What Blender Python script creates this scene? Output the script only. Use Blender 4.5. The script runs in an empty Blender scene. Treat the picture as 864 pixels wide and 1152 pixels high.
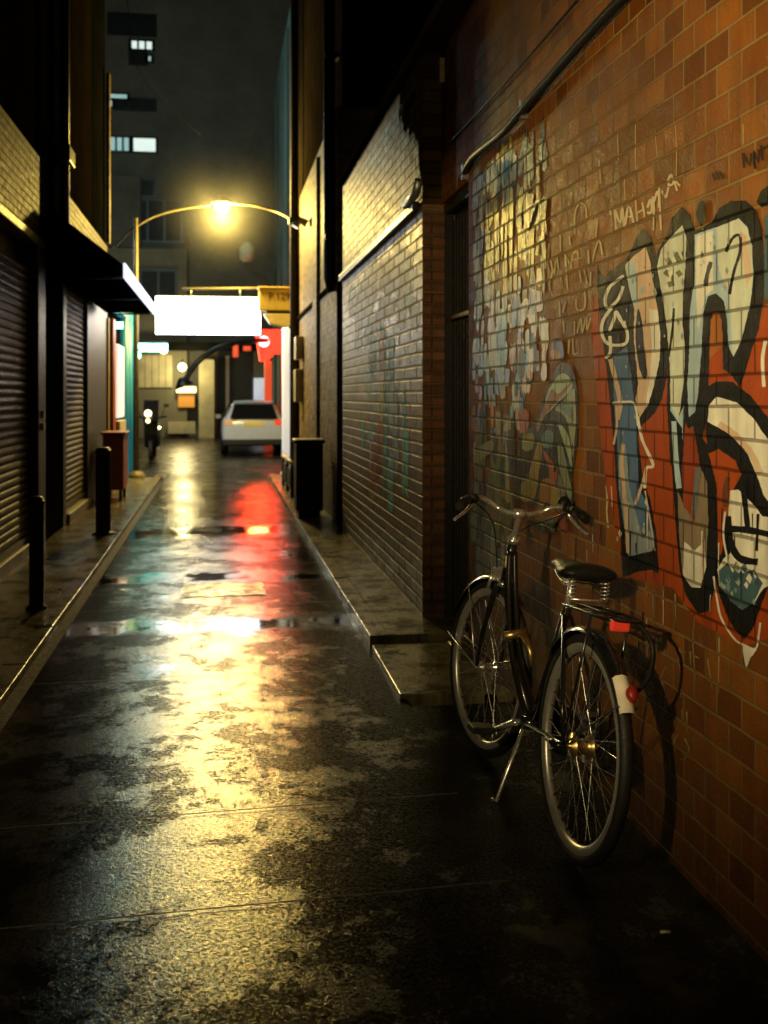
import bpy, bmesh, math, random
from mathutils import Vector, Matrix
from mathutils.geometry import tessellate_polygon
random.seed(7)
S = bpy.context.scene
C = S.collection
R = math.radians

# ------------------------------------------------------------------ camera frame (used to measure the place)
CAMH = 1.45
F = 1200.0
TH = math.atan(185.0 / F)
ct, st = math.cos(TH), math.sin(TH)
HY = 445.0

def P(px, py, d):
    xc = (px - 432) / F * d
    return Vector((xc * ct + d * st, -xc * st + d * ct, CAMH - (py - HY) / F * d))

def onwall(px, py, X):
    d = F * X / (ct * (px - 247.0))
    p = P(px, py, d)
    return p.y, p.z

# ------------------------------------------------------------------ helpers
class MB:
    def __init__(s):
        s.v = []; s.f = []; s.sm = []; s.c = []
    def add(s, vs, fs, smooth=False, col=None):
        b = len(s.v)
        s.v += [Vector(q) for q in vs]
        for f in fs:
            s.f.append([b + i for i in f]); s.sm.append(smooth); s.c.append(col)
        return s
    def box(s, x0, x1, y0, y1, z0, z1, M=None):
        vs = [Vector((x, y, z)) for z in (z0, z1) for y in (y0, y1) for x in (x0, x1)]
        if M: vs = [M @ v for v in vs]
        return s.add(vs, [(0, 2, 3, 1), (4, 5, 7, 6), (0, 1, 5, 4), (2, 6, 7, 3), (0, 4, 6, 2), (1, 3, 7, 5)])
    def cbox(s, c, d, M=None):
        return s.box(c[0]-d[0]/2, c[0]+d[0]/2, c[1]-d[1]/2, c[1]+d[1]/2, c[2]-d[2]/2, c[2]+d[2]/2, M)
    def tube(s, pts, rad, n=10, closed=False, caps=True):
        pts = [Vector(p) for p in pts]
        m = len(pts)
        rads = list(rad) if isinstance(rad, (list, tuple)) else [rad] * m
        rings = []
        prev = None
        for i in range(m):
            if closed: t = (pts[(i+1) % m] - pts[i-1])
            else: t = pts[min(i+1, m-1)] - pts[max(i-1, 0)]
            t.normalize()
            if prev is None:
                a = Vector((0, 0, 1)) if abs(t.z) < .9 else Vector((1, 0, 0))
                u = t.cross(a).normalized()
            else:
                u = (prev - t * prev.dot(t)).normalized()
            prev = u
            w = t.cross(u)
            rings.append([pts[i] + (u * math.cos(2*math.pi*k/n) + w * math.sin(2*math.pi*k/n)) * rads[i] for k in range(n)])
        vs = [q for r in rings for q in r]
        fs = []
        for i in range(m if closed else m - 1):
            j = (i + 1) % m
            for k in range(n):
                l = (k + 1) % n
                fs.append((i*n+k, i*n+l, j*n+l, j*n+k))
        s.add(vs, fs, True)
        if caps and not closed:
            b = len(s.v) - len(vs)
            s.f.append([b + k for k in reversed(range(n))]); s.sm.append(False); s.c.append(None)
            s.f.append([b + (m-1)*n + k for k in range(n)]); s.sm.append(False); s.c.append(None)
        return s
    def lathe(s, prof, n=20, M=None, smooth=True, a0=0, a1=2*math.pi):
        """prof: (r,z) list, about z"""
        vs = []; fs = []
        full = abs(a1 - a0 - 2*math.pi) < 1e-6
        cnt = n if full else n + 1
        for r, z in prof:
            for k in range(cnt):
                a = a0 + (a1-a0)*k/n
                vs.append(Vector((r*math.cos(a), r*math.sin(a), z)))
        for i in range(len(prof)-1):
            for k in range(n):
                l = (k+1) % cnt
                fs.append((i*cnt+k, i*cnt+l, (i+1)*cnt+l, (i+1)*cnt+k))
        if M: vs = [M @ v for v in vs]
        return s.add(vs, fs, smooth)
    def prism(s, poly, a0, a1, axis='x'):
        """poly: 2D points; extruded along axis"""
        n = len(poly)
        def mk(p, a):
            return {'x': (a, p[0], p[1]), 'y': (p[0], a, p[1]), 'z': (p[0], p[1], a)}[axis]
        vs = [mk(p, a0) for p in poly] + [mk(p, a1) for p in poly]
        fs = [tuple(range(n))[::-1], tuple(range(n, 2*n))] + [(i, (i+1) % n, n+(i+1) % n, n+i) for i in range(n)]
        return s.add(vs, fs)
    def build(s, name, mat, parent=None, bevel=0, local=False, subsurf=0):
        me = bpy.data.meshes.new(name)
        off = Vector((0, 0, 0))
        q = parent
        if not local:
            while q is not None:
                off += q.location; q = q.parent
        me.from_pydata([tuple(v - off) for v in s.v], [], s.f)
        me.polygons.foreach_set('use_smooth', s.sm)
        if any(c is not None for c in s.c):
            at = me.color_attributes.new('Col', 'FLOAT_COLOR', 'CORNER')
            for p, c in zip(me.polygons, s.c):
                for li in p.loop_indices:
                    at.data[li].color = (*(c or (0, 0, 0)), 1)
        bm = bmesh.new(); bm.from_mesh(me)
        if not any(c is not None for c in s.c):
            bmesh.ops.recalc_face_normals(bm, faces=bm.faces)
        bm.to_mesh(me); bm.free()
        me.materials.append(mat)
        o = bpy.data.objects.new(name, me); C.objects.link(o)
        if parent is not None: o.parent = parent
        if bevel:
            m = o.modifiers.new('bevel', 'BEVEL'); m.width = bevel; m.segments = 2; m.limit_method = 'ANGLE'
        if subsurf:
            m = o.modifiers.new('sub', 'SUBSURF'); m.levels = subsurf; m.render_levels = subsurf
        return o

def tag(o, label=None, cat=None, group=None, kind=None):
    if label: o['label'] = label
    if cat: o['category'] = cat
    if group: o['group'] = group
    if kind: o['kind'] = kind
    return o

def thing(name, label, cat, loc=(0, 0, 0), group=None):
    o = bpy.data.objects.new(name, None); C.objects.link(o); o.location = loc
    o.empty_display_size = .1
    return tag(o, label, cat, group)

def bx(*a):
    return MB().box(*a)

def cr(pts, n=6, closed=False):
    """Catmull-Rom"""
    out = []
    m = len(pts)
    pts = [Vector(p) for p in pts]
    for i in range(m if closed else m-1):
        g = lambda k: pts[k % m] if closed else pts[max(0, min(m-1, k))]
        p0, p1, p2, p3 = g(i-1), g(i), g(i+1), g(i+2)
        for j in range(n):
            t = j / n
            out.append(.5*((2*p1) + (p2-p0)*t + (2*p0-5*p1+4*p2-p3)*t*t + (3*p1-p0-3*p2+p3)*t**3))
    if not closed: out.append(pts[-1])
    return out

# ------------------------------------------------------------------ materials
class NT:
    def __init__(s, name):
        s.m = bpy.data.materials.new(name); s.m.use_nodes = True
        s.t = s.m.node_tree; s.t.nodes.clear()
        s.out = s.n('ShaderNodeOutputMaterial')
    def n(s, typ, **kw):
        q = s.t.nodes.new(typ)
        for k, v in kw.items(): setattr(q, k, v)
        return q
    def set(s, sock, v):
        if isinstance(v, bpy.types.NodeSocket): s.t.links.new(v, sock)
        elif v is not None: sock.default_value = v
    def math(s, op, a, b=None, c=None, clamp=False):
        q = s.n('ShaderNodeMath', operation=op, use_clamp=clamp)
        s.set(q.inputs[0], a)
        if b is not None: s.set(q.inputs[1], b)
        if c is not None: s.set(q.inputs[2], c)
        return q.outputs[0]
    def mix(s, f, a, b, blend='MIX'):
        q = s.n('ShaderNodeMix', data_type='RGBA', blend_type=blend)
        s.set(q.inputs['Factor'], f)
        for nm, v in (('A', a), ('B', b)):
            sk = [i for i in q.inputs if i.name == nm and i.type == 'RGBA'][0]
            s.set(sk, (*v, 1) if isinstance(v, tuple) and len(v) == 3 else v)
        return [o for o in q.outputs if o.type == 'RGBA'][0]
    def noise(s, vec, scale, detail=4, rough=.55, dist=0):
        q = s.n('ShaderNodeTexNoise')
        if vec is not None: s.set(q.inputs['Vector'], vec)
        q.inputs['Scale'].default_value = scale; q.inputs['Detail'].default_value = detail
        q.inputs['Roughness'].default_value = rough; q.inputs['Distortion'].default_value = dist
        return q.outputs['Fac']
    def remap(s, v, a, b, c=0., d=1., smooth=False):
        q = s.n('ShaderNodeMapRange')
        if smooth: q.interpolation_type = 'SMOOTHSTEP'
        s.set(q.inputs['Value'], v)
        for nm, x in (('From Min', a), ('From Max', b), ('To Min', c), ('To Max', d)): q.inputs[nm].default_value = x
        return q.outputs[0]
    def pos(s):
        return s.n('ShaderNodeNewGeometry').outputs['Position']
    def obj(s):
        return s.n('ShaderNodeTexCoord').outputs['Object']
    def sep(s, v):
        q = s.n('ShaderNodeSeparateXYZ'); s.set(q.inputs[0], v); return q.outputs
    def comb(s, x=0., y=0., z=0.):
        q = s.n('ShaderNodeCombineXYZ')
        for i, v in enumerate((x, y, z)): s.set(q.inputs[i], v)
        return q.outputs[0]
    def bump(s, h, dist=.01, strength=1.):
        q = s.n('ShaderNodeBump'); s.set(q.inputs['Height'], h)
        q.inputs['Distance'].default_value = dist; s.set(q.inputs['Strength'], strength)
        return q.outputs[0]
    def bsdf(s, col, rough=.6, metal=0., normal=None, spec=None, emit=None, estr=0., coat=None, trans=None):
        q = s.n('ShaderNodeBsdfPrincipled')
        s.set(q.inputs['Base Color'], (*col, 1) if isinstance(col, tuple) and len(col) == 3 else col)
        s.set(q.inputs['Roughness'], rough); s.set(q.inputs['Metallic'], metal)
        if normal is not None: s.set(q.inputs['Normal'], normal)
        if spec is not None: s.set(q.inputs['Specular IOR Level'], spec)
        if emit is not None:
            s.set(q.inputs['Emission Color'], (*emit, 1) if isinstance(emit, tuple) else emit); s.set(q.inputs['Emission Strength'], estr)
        if coat is not None: q.inputs['Coat Weight'].default_value = coat
        if trans is not None: q.inputs['Transmission Weight'].default_value = trans
        s.t.links.new(q.outputs[0], s.out.inputs['Surface'])
        return s.m

def plain(name, col, rough=.5, metal=0., var=.25, scale=8., bump=.0, spec=None, coat=None):
    """plain surface with dirt / wear variation"""
    k = NT(name); v = k.obj()
    n1 = k.noise(v, scale, 5); n2 = k.noise(v, scale*6, 3)
    dark = tuple(c*(1-var) for c in col); light = tuple(min(1, c*(1+var)) for c in col)
    c = k.mix(k.remap(n1, .3, .7), dark, light)
    r = k.remap(n2, .3, .7, max(.02, rough*.75), min(1, rough*1.25))
    nm = k.bump(n2, bump, .6) if bump else None
    return k.bsdf(c, r, metal, nm, spec, coat=coat)

def glow(name, col, strength, base=None, sample=False):
    k = NT(name)
    k.m.cycles.emission_sampling = 'AUTO' if sample else 'NONE'
    n = k.noise(k.obj(), 3, 2)
    e = k.math('MULTIPLY', k.remap(n, .3, .7, .92, 1.05), strength)
    return k.bsdf(base or col, .4, emit=col, estr=e)

def brick(name, axis, c1, c2, mortar, bw, bh, ms=.006, zoff=0., rough=.5, paint=False, tintcol=None, bumpd=.006, wet=0., stain=.5, wear=.5, spec=.4, ascale=1., top_shade=None):
    k = NT(name); p = k.pos(); x, y, z = k.sep(p)
    a = {'Y': y, 'X': x}[axis]
    a = k.math('MULTIPLY', a, ascale)
    wob = k.noise(p, 5, 2)
    z2 = k.math('ADD', k.math('SUBTRACT', z, zoff), k.remap(wob, 0, 1, -.004, .004))
    b = k.n('ShaderNodeTexBrick'); b.offset = .5; b.squash = 1
    k.set(b.inputs['Vector'], k.comb(a, z2, 0.))
    for nm, v in (('Scale', 1.), ('Mortar Size', ms), ('Mortar Smooth', .25), ('Bias', 0.), ('Brick Width', bw), ('Row Height', bh)):
        b.inputs[nm].default_value = v
    b.inputs['Color1'].default_value = (*c1, 1); b.inputs['Color2'].default_value = (*c2, 1); b.inputs['Mortar'].default_value = (*mortar, 1)
    fac = b.outputs['Fac']; col = b.outputs['Color']
    rw = k.math('FLOOR', k.math('DIVIDE', z2, bh)); odd = k.math('SUBTRACT', 1., k.math('MODULO', k.math('ABSOLUTE', rw), 2.))
    cl = k.math('FLOOR', k.math('ADD', k.math('DIVIDE', a, bw), k.math('MULTIPLY', odd, .5)))
    wn = k.n('ShaderNodeTexWhiteNoise', noise_dimensions='2D'); k.set(wn.inputs['Vector'], k.comb(cl, rw, 0.))
    tone = k.math('POWER', wn.outputs['Value'], .6)
    big = k.noise(p, 1.3, 5, .6); med = k.noise(p, 14, 4, .6); fine = k.noise(p, 90, 3, .6)
    streak = k.noise(k.comb(k.math('MULTIPLY', a, 14.), k.math('MULTIPLY', z, 1.6), 0.), 1., 4, .6)
    col = k.mix(k.math('SUBTRACT', 1., fac), col, k.mix(1., col, k.mix(tone, (.34, .28, .26), (1.08, 1.08, 1.08)), 'MULTIPLY'))
    col = k.mix(k.remap(big, .3, .75, 0, stain), col, tuple(q*.35 for q in c1))
    col = k.mix(k.remap(streak, .5, .8, 0, .55), col, tuple(q*.3 for q in c2))
    col = k.mix(k.remap(med, .25, .75, 0., 1.), col, k.mix(1., col, (1.45, 1.35, 1.2), 'MULTIPLY'))
    # pale efflorescence dribbles
    drib = k.noise(k.comb(k.math('MULTIPLY', a, 38.), k.math('MULTIPLY', z, 3.), 5.), 1., 3, .6)
    dm = k.math('MULTIPLY', k.remap(drib, .68, .76), k.remap(k.noise(p, 2.2, 2), .5, .65))
    col = k.mix(k.math('MULTIPLY', dm, .55), col, (.5, .42, .26))
    if paint:
        at = k.n('ShaderNodeAttribute', attribute_name='Col').outputs['Color']
        pc = k.mix(k.remap(streak, .35, .75, 0, .55), at, k.mix(1., at, (.42, .40, .38), 'MULTIPLY'))
        pc = k.mix(k.remap(med, .35, .75, 0, .5), pc, k.mix(1., pc, (1.5, 1.5, 1.45), 'MULTIPLY'))
        pc = k.mix(k.math('MULTIPLY', fac, .72), pc, k.mix(1., pc, (.18, .15, .10), 'MULTIPLY'))
        w = k.math('ADD', k.math('MULTIPLY', med, .5), k.math('MULTIPLY', streak, .5))
        mask = k.remap(w, .60-.16*(wear-.5), .67-.16*(wear-.5), 1., .82)
        col = k.mix(mask, col, pc)
    if tintcol is not None:
        tn = k.noise(k.comb(k.math('MULTIPLY', a, 5.), k.math('MULTIPLY', z, 1.1), 0.), 1., 5, .6)
        tm = k.math('MULTIPLY', k.remap(tn, .46, .58), .55)
        col = k.mix(tm, col, tintcol)
    base_shade = k.remap(k.math('ADD', z, k.math('MULTIPLY', k.math('SUBTRACT', big, .5), 1.2)), 0., 1.3, .90, 0.)  # lower courses darkened in the colour, standing in for lamp falloff
    col = k.mix(base_shade, col, k.mix(1., col, (.16, .15, .15), 'MULTIPLY'))
    if top_shade:
        # light falloff painted into the upper brick: dark where t = y + m*(z-2.7) lies past the limit
        y0_, y1_, mz, zl = top_shade
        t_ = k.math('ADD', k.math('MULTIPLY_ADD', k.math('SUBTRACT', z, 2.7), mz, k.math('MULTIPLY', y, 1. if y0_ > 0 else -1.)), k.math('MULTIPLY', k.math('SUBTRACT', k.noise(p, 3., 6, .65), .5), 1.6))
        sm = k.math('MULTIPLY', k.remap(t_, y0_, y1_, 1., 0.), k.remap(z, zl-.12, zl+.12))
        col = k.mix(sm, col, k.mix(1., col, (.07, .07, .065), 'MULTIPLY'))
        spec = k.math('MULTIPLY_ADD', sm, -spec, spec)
    h = k.math('ADD', k.math('SUBTRACT', 1., fac), k.math('ADD', k.math('MULTIPLY', med, .25), k.math('MULTIPLY', fine, .22)))
    rr = k.math('ADD', k.remap(med, .25, .75, rough*.75, rough*1.25), k.math('MULTIPLY', fac, .2))
    return k.bsdf(col, rr, 0., k.bump(h, bumpd*1.3), spec)

# asphalt, wet
def road_mat(name, puddles=True, dry=.14, bs=2.9, base=(.015, .014, .011)):
    k = NT(name); p = k.pos(); x, y, z = k.sep(p)
    big = k.noise(k.comb(k.math('MULTIPLY', x, 1.0), k.math('MULTIPLY', y, .8), 0.), 1.5, 6, .62, .4)
    med = k.noise(p, 9, 5, .6); grit = k.noise(p, 230, 2, .6); grit2 = k.noise(p, 60, 3, .6); agg = k.noise(p, 85, 2, .7)
    stn = k.noise(k.comb(k.math('MULTIPLY', x, 1.), k.math('MULTIPLY', y, .8), 3.), bs, 8, .78)
    col = k.mix(k.remap(grit, .3, .7), tuple(c*.6 for c in base), tuple(c*1.7 for c in base))
    col = k.mix(k.remap(stn, .46, .58, 0, .85), col, tuple(c*.3 for c in base))
    wetn = k.math('ADD', k.math('MULTIPLY', big, .75), k.math('MULTIPLY', med, .25))
    pm = k.remap(wetn, .57, .64, 0, 1, True)
    if puddles:
        acc = None
        # shallow pools that stand along the slab joints
        wob = k.math('MULTIPLY', k.math('SUBTRACT', k.noise(p, 3.4, 6, .6), .5), .8)
        yy = k.math('ADD', y, wob)
        for yc, hw, fade in POOLS:
            t = k.math('ABSOLUTE', k.math('SUBTRACT', yy, yc))
            m = k.remap(t, hw*.35, hw*1.25, 1, 0, True)
            acc = m if acc is None else k.math('MAXIMUM', acc, m)
        acc = k.math('MULTIPLY', acc, k.remap(k.math('ADD', k.math('MULTIPLY', big, .5), k.math('MULTIPLY', stn, .5)), .44, .52))
        pm = k.math('MAXIMUM', k.math('MULTIPLY', pm, k.remap(y, 4.0, 6.5, .25, 1.)), acc)
    # crack / joint lines across
    rough = k.math('MULTIPLY_ADD', k.remap(big, .35, .65), -.06, dry)
    rough = k.math('ADD', k.math('MULTIPLY', rough, k.math('SUBTRACT', 1., pm)), k.math('MULTIPLY', pm, .07))
    hgt = k.math('ADD', k.math('MULTIPLY', grit, .45), k.math('ADD', k.math('MULTIPLY', grit2, .45), k.math('MULTIPLY', med, .25)))
    strength = k.math('ADD', k.math('MULTIPLY', k.math('SUBTRACT', 1., pm), .95), .015)
    # oily bare patches and the margins reflect less
    xm = k.math('ABSOLUTE', k.math('ADD', k.math('ADD', x, .14), k.math('MULTIPLY', k.math('SUBTRACT', big, .5), 1.1)))
    edge = k.remap(xm, .22, .85, 0., .11 if puddles else 0.)
    sp = k.math('MULTIPLY', k.remap(k.math('ADD', stn, edge), .46, .55, .58, .03), 1.)
    sp = k.math('MULTIPLY', sp, k.remap(agg, .40, .60, .12, 1.25))
    sp = k.math('ADD', k.math('MULTIPLY', sp, k.math('SUBTRACT', 1., pm)), k.math('MULTIPLY', pm, .5))
    return k.bsdf(col, rough, 0., k.bump(hgt, .0019, strength), sp)

POOLS = [(6.8, .24, 0), (8.6, .24, 0), (11.5, .5, 0)]

M = {}
M['road'] = road_mat('wet_asphalt')
M['street'] = road_mat('street_asphalt', False, .30)
M['pave'] = road_mat('wet_pavement', False, .25, 5., (.15, .13, .07))
M['patch'] = road_mat('patched_asphalt', False, .34, 7., (.035, .030, .018))
M['joint'] = plain('joint_tar', (.008, .008, .007), .8)
M['kerb'] = plain('kerb_stone', (.085, .078, .055), .48, var=.5, scale=6, bump=.004)
NW = dict(bw=.145, bh=.087, ms=.005, zoff=.028)
ORANGE1, ORANGE2 = (.34, .125, .015), (.22, .070, .010)
M['near'] = brick('orange_brick', 'Y', ORANGE1, ORANGE2, (.30, .215, .085), rough=.55, stain=.9, spec=.18, top_shade=(-6.4, -3.4, 0., 2.85), bumpd=.010, **NW)
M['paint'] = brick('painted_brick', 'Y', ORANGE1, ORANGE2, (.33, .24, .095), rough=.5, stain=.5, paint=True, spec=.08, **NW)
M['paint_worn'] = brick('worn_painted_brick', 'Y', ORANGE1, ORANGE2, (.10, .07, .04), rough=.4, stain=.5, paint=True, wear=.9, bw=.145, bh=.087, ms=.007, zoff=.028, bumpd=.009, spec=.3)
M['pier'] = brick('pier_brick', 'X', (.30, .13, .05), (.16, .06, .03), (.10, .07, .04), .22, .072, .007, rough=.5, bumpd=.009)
M['mid_upper'] = brick('top_shaded_brick', 'Y', (.40, .25, .08), (.24, .14, .045), (.12, .09, .045), .19, .075, .006, rough=.5, spec=.2, bumpd=.012, ascale=.5, top_shade=(6.3, 8.7, -1.4, 2.5))  # upper band with shade painted into its colour
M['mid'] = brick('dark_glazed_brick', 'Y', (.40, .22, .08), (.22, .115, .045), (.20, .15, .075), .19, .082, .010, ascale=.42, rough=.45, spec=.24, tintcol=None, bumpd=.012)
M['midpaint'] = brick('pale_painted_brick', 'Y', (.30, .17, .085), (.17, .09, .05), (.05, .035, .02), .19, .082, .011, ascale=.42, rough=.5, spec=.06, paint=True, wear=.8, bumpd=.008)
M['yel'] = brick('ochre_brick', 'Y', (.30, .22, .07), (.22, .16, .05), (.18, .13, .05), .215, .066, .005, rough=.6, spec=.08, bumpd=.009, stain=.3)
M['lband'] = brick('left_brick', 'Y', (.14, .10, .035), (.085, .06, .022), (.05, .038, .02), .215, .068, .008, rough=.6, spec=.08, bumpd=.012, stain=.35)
M['render_brown'] = plain('brown_render', (.020, .015, .009), .95, spec=0., var=.3, scale=2, bump=.01)
M['render_dark'] = plain('dark_render', (.007, .007, .006), .95, spec=0., var=.4, scale=2)
M['black_steel'] = plain('black_steel', (.012, .012, .012), .42, .0, var=.4, scale=10, bump=.001)
M['door_paint'] = plain('black_door_paint', (.018, .018, .016), .5, var=.4, scale=6, bump=.002)
M['shutter'] = plain('shutter_steel', (.10, .080, .06), .55, .0, spec=.12, var=.3, scale=5)
M['pillar'] = plain('pillar_dark', (.03, .028, .028), .5, var=.4)
M['step'] = plain('door_step', (.16, .13, .06), .5, var=.4, scale=7, bump=.006)
M['alu'] = plain('dull_metal', (.45, .45, .43), .38, .8, var=.25)
M['awning'] = plain('awning_canvas', (.008, .008, .009), .9, spec=0., var=.4, bump=.003)
M['fascia'] = glow('awning_fascia', (.76, .80, 1.), 1.3, (.55, .57, .66))  # emission added so the awning edge looks lit
M['olive_pole'] = plain('pole_paint', (.13, .11, .05), .5, .0, var=.25)
M['dark_pole'] = plain('timber_pole', (.035, .026, .016), .7, var=.4, bump=.004)
M['sign_white'] = glow('sign_light', (1., .97, .97), 11., sample=True)
M['sign_edge'] = plain('sign_frame', (.4, .42, .44), .4, .3)
M['box_yellow'] = plain('box_housing', (.36, .28, .09), .5, var=.15)
M['lens_cream'] = plain('bracket_cream', (.50, .44, .28), .45, var=.2)
M['ink'] = plain('ink', (.015, .012, .006), .8)
M['bulb'] = glow('sodium_bulb', (1., .74, .24), 60.)
M['red'] = glow('red_panel', (1., .016, .007), 4.5, (.6, .03, .02))
M['red_leg'] = glow('red_frame', (1., .08, .02), .55, (.6, .06, .02))
M['round_white'] = glow('round_light', (1., .93, .88), 3.)
M['cyan'] = glow('cyan_light', (.22, 1., .85), 13.)
M['teal_frame'] = glow('teal_frame', (.04, .35, .42), .22, (.03, .22, .27))
M['panel_light'] = glow('panel_light', (1., .88, .70), .85)
M['amber'] = glow('amber_light', (1., .85, .42), 4.)
M['win_cold'] = glow('window_cold', (.80, .95, .88), .85)
M['win_cold2'] = glow('window_teal', (.45, .72, .72), .5)
M['win_dark'] = plain('window_glass', (.012, .016, .018), .55, spec=.2)
M['bin_red'] = plain('rust_red_paint', (.30, .065, .02), .5, var=.3)
M['far_wall'] = plain('far_facade', (.085, .085, .068), .9, var=.25, scale=.8)
M['far_wall2'] = plain('far_pale_facade', (.13, .125, .085), .9, var=.2, scale=.8)
M['far_teal'] = plain('teal_facade', (.075, .14, .14), .8, var=.25, scale=.6)
M['far_cream'] = plain('cream_panel', (.36, .33, .2), .7, var=.3, scale=1.5)
M['far_orange'] = glow('orange_panel', (.9, .42, .05), .22, (.5, .22, .03))
M['far_glowband'] = glow('cream_light', (1., .90, .45), 1.5)
M['pillar_white'] = glow('white_column', (.66, .76, 1.), .42, (.62, .68, .78))  # slight glow added to brighten the column, not a lamp
M['car'] = plain('car_paint', (.74, .82, .96), .32, .0, var=.05, coat=.6)
M['car_glass'] = plain('car_glass', (.012, .012, .014), .08, var=.1)
M['rubber'] = plain('rubber', (.012, .012, .012), .6, var=.3, bump=.002, scale=30)
M['tail'] = glow('tail_lamp', (1., .07, .03), .7, (.45, .03, .02))
M['tail_o'] = glow('side_lamp', (1., .55, .25), .35, (.6, .3, .15))
M['plate'] = glow('number_plate', (1., .72, .12), .22, (.7, .5, .08))
M['gloss_black'] = plain('black_enamel', (.010, .010, .010), .22, .0, var=.3, scale=20, coat=.5)
M['chrome'] = plain('chrome', (.80, .79, .76), .24, .82, var=.12, scale=20)
M['rim'] = plain('rim_alloy', (.66, .64, .60), .36, .75, var=.15, scale=30)
M['brass'] = plain('brass', (.55, .42, .18), .32, .9, var=.3, scale=25)
M['vinyl'] = plain('black_vinyl', (.010, .010, .009), .45, spec=.25, var=.3, scale=30, bump=.001)
M['reflector'] = glow('red_reflector', (1., .06, .02), .01, (.24, .012, .008))
M['reflector_hot'] = glow('red_reflector_bright', (1., .07, .03), .16, (.7, .04, .02))
M['white_paint'] = plain('white_mudguard_paint', (.80, .74, .60), .38, var=.2, scale=14)
M['paper'] = plain('cigarette_paper', (.8, .70, .55), .7, var=.15)

# ================================================================== SETTING
# ground sheet to the horizon
tag(bx(-400, 400, -300, 500, -.60, -.30).build('ground', M['street']), kind='structure')
# alley road: one sheet, dropping .12 m towards the street
m = MB(); ys = [-5 + i*.5 for i in range(55)]; xs = [-1.02, -.5, 0, .45, .875]
def roadz(y): 
    t = min(1, max(0, (y-18)/4)); return -.12*t*t*(3-2*t)
vs = [(x, y, roadz(y) + .012*math.cos((x+.07)/.95*1.5)*(1-min(1, max(0, (y-16)/4)))) for y in ys for x in xs]
n = len(xs)
m.add(vs, [(j*n+i, j*n+i+1, (j+1)*n+i+1, (j+1)*n+i) for j in range(len(ys)-1) for i in range(n-1)], True)
tag(m.build('alley_road', M['road']), kind='structure')
# strip of road between the end of the right pavement and the near wall
m = MB(); m.add([(.875, -5, -.001), (1.42, -5, -.001), (1.42, 4.9, -.001), (.875, 4.9, -.001)], [(0, 1, 2, 3)])
tag(m.build('road', M['road']), kind='structure')
m = MB(); m.add([(-60, 22, -.121), (60, 22, -.121), (60, 70, -.121), (-60, 70, -.121)], [(0, 1, 2, 3)])
m.add([(-60, 20.6, -.125), (-1.0, 20.6, -.125), (-1.0, 22, -.124), (-60, 22, -.124)], [(0, 1, 2, 3)])
m.add([(.87, 19.8, -.126), (60, 19.8, -.126), (60, 22, -.124), (.87, 22, -.124)], [(0, 1, 2, 3)])
tag(m.build('street', M['street']), kind='structure')
# left pavement + kerb stones
tag(bx(-1.80, -1.1185, -5, 18.6, -.3, .052).build('pavement', M['pave']), kind='structure')
m = MB(); y = -5
while y < 18.5:
    L = .9; m.box(-1.118, -1.0, y, y+L-.008, -.3, .050 + random.uniform(-.004, .004)); y += L
tag(m.build('kerb', M['pave'], bevel=.004), kind='structure')
# gutter channel beside it
tag(bx(-.999, -.93, -5, 18.4, -.2, .006).build('gutter', M['joint']), kind='structure')
# right pavement + kerb
tag(bx(.9735, 1.45, 6.12, 18.9, -.3, .0585).build('pavement', M['pave']), kind='structure')
m = MB(); y = 6.12
while y < 18.4:
    L = 1.0; m.box(.862, .973, y, y+L-.004, -.3, .056 + random.uniform(-.004, .004)); y += L
tag(m.build('kerb', M['pave'], bevel=.004), kind='structure')
# lower slab (drain cover ramp) before the door
m = MB(); m.prism([(.85, 5.02), (1.40, 4.93), (1.40, 6.10), (.86, 6.04)], -.2, .026, 'z')
tag(m.build('pavement_slab', M['pave'], bevel=.006), kind='structure')
# tar joints across the alley
m = MB()
for yy in (3.02, 3.72, 5.55, 7.35, 9.1, 11.2, 14.2):
    pts = []
    for i in range(15):
        x = -.92 + i*1.77/14
        pts.append((x, yy + .05*x + random.uniform(-.003, .003)))
    for a, b in zip(pts, pts[1:]):
        z = .0165
        m.add([(a[0], a[1]-.0035, z), (b[0], b[1]-.0035, z), (b[0], b[1]+.0035, z), (a[0], a[1]+.0035, z)], [(0, 1, 2, 3)])
tag(m.build('road_joint', M['joint']), kind='structure')
# dull repair patches
m = MB()
for x0, x1, y0, y1 in ((-.28, .33, 7.72, 8.28),):
    rg = []
    for (a0_, b0_), (a1_, b1_) in zip([(x0, y0), (x1, y0+.02), (x1-.01, y1), (x0+.02, y1-.02)], [(x1, y0+.02), (x1-.01, y1), (x0+.02, y1-.02), (x0, y0)]):
        for j in range(8): rg.append((a0_+(a1_-a0_)*j/8+random.uniform(-.014, .014), b0_+(b1_-b0_)*j/8+random.uniform(-.03, .03), .0155))
    m.add(rg, [tuple(range(len(rg)))])
tag(m.build('road_patch', M['patch']), kind='structure')

# ================================================================== RIGHT: brick building with door
NX, MX, HT = 1.385, 1.262, 3.62
bb = thing('brick_building', 'single storey orange brick building covered in graffiti with a black door', 'building', (1.385, 6, 0))
nw = MB()
DY0, DY1, DZ = 5.86, 6.60, 2.66
nw.box(NX, 1.9, -4, DY0, -.2, HT); nw.box(NX, 1.9, DY0, DY1, DZ, HT)
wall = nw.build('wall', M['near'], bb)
mid = bx(MX, 1.9, 6.60, 11.0, -.2, 2.655).build('wall', M['mid'], bb)
bx(MX, 1.9, 6.60, 11.0, 2.656, HT-.001).build('wall', M['mid_upper'], bb)
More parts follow.
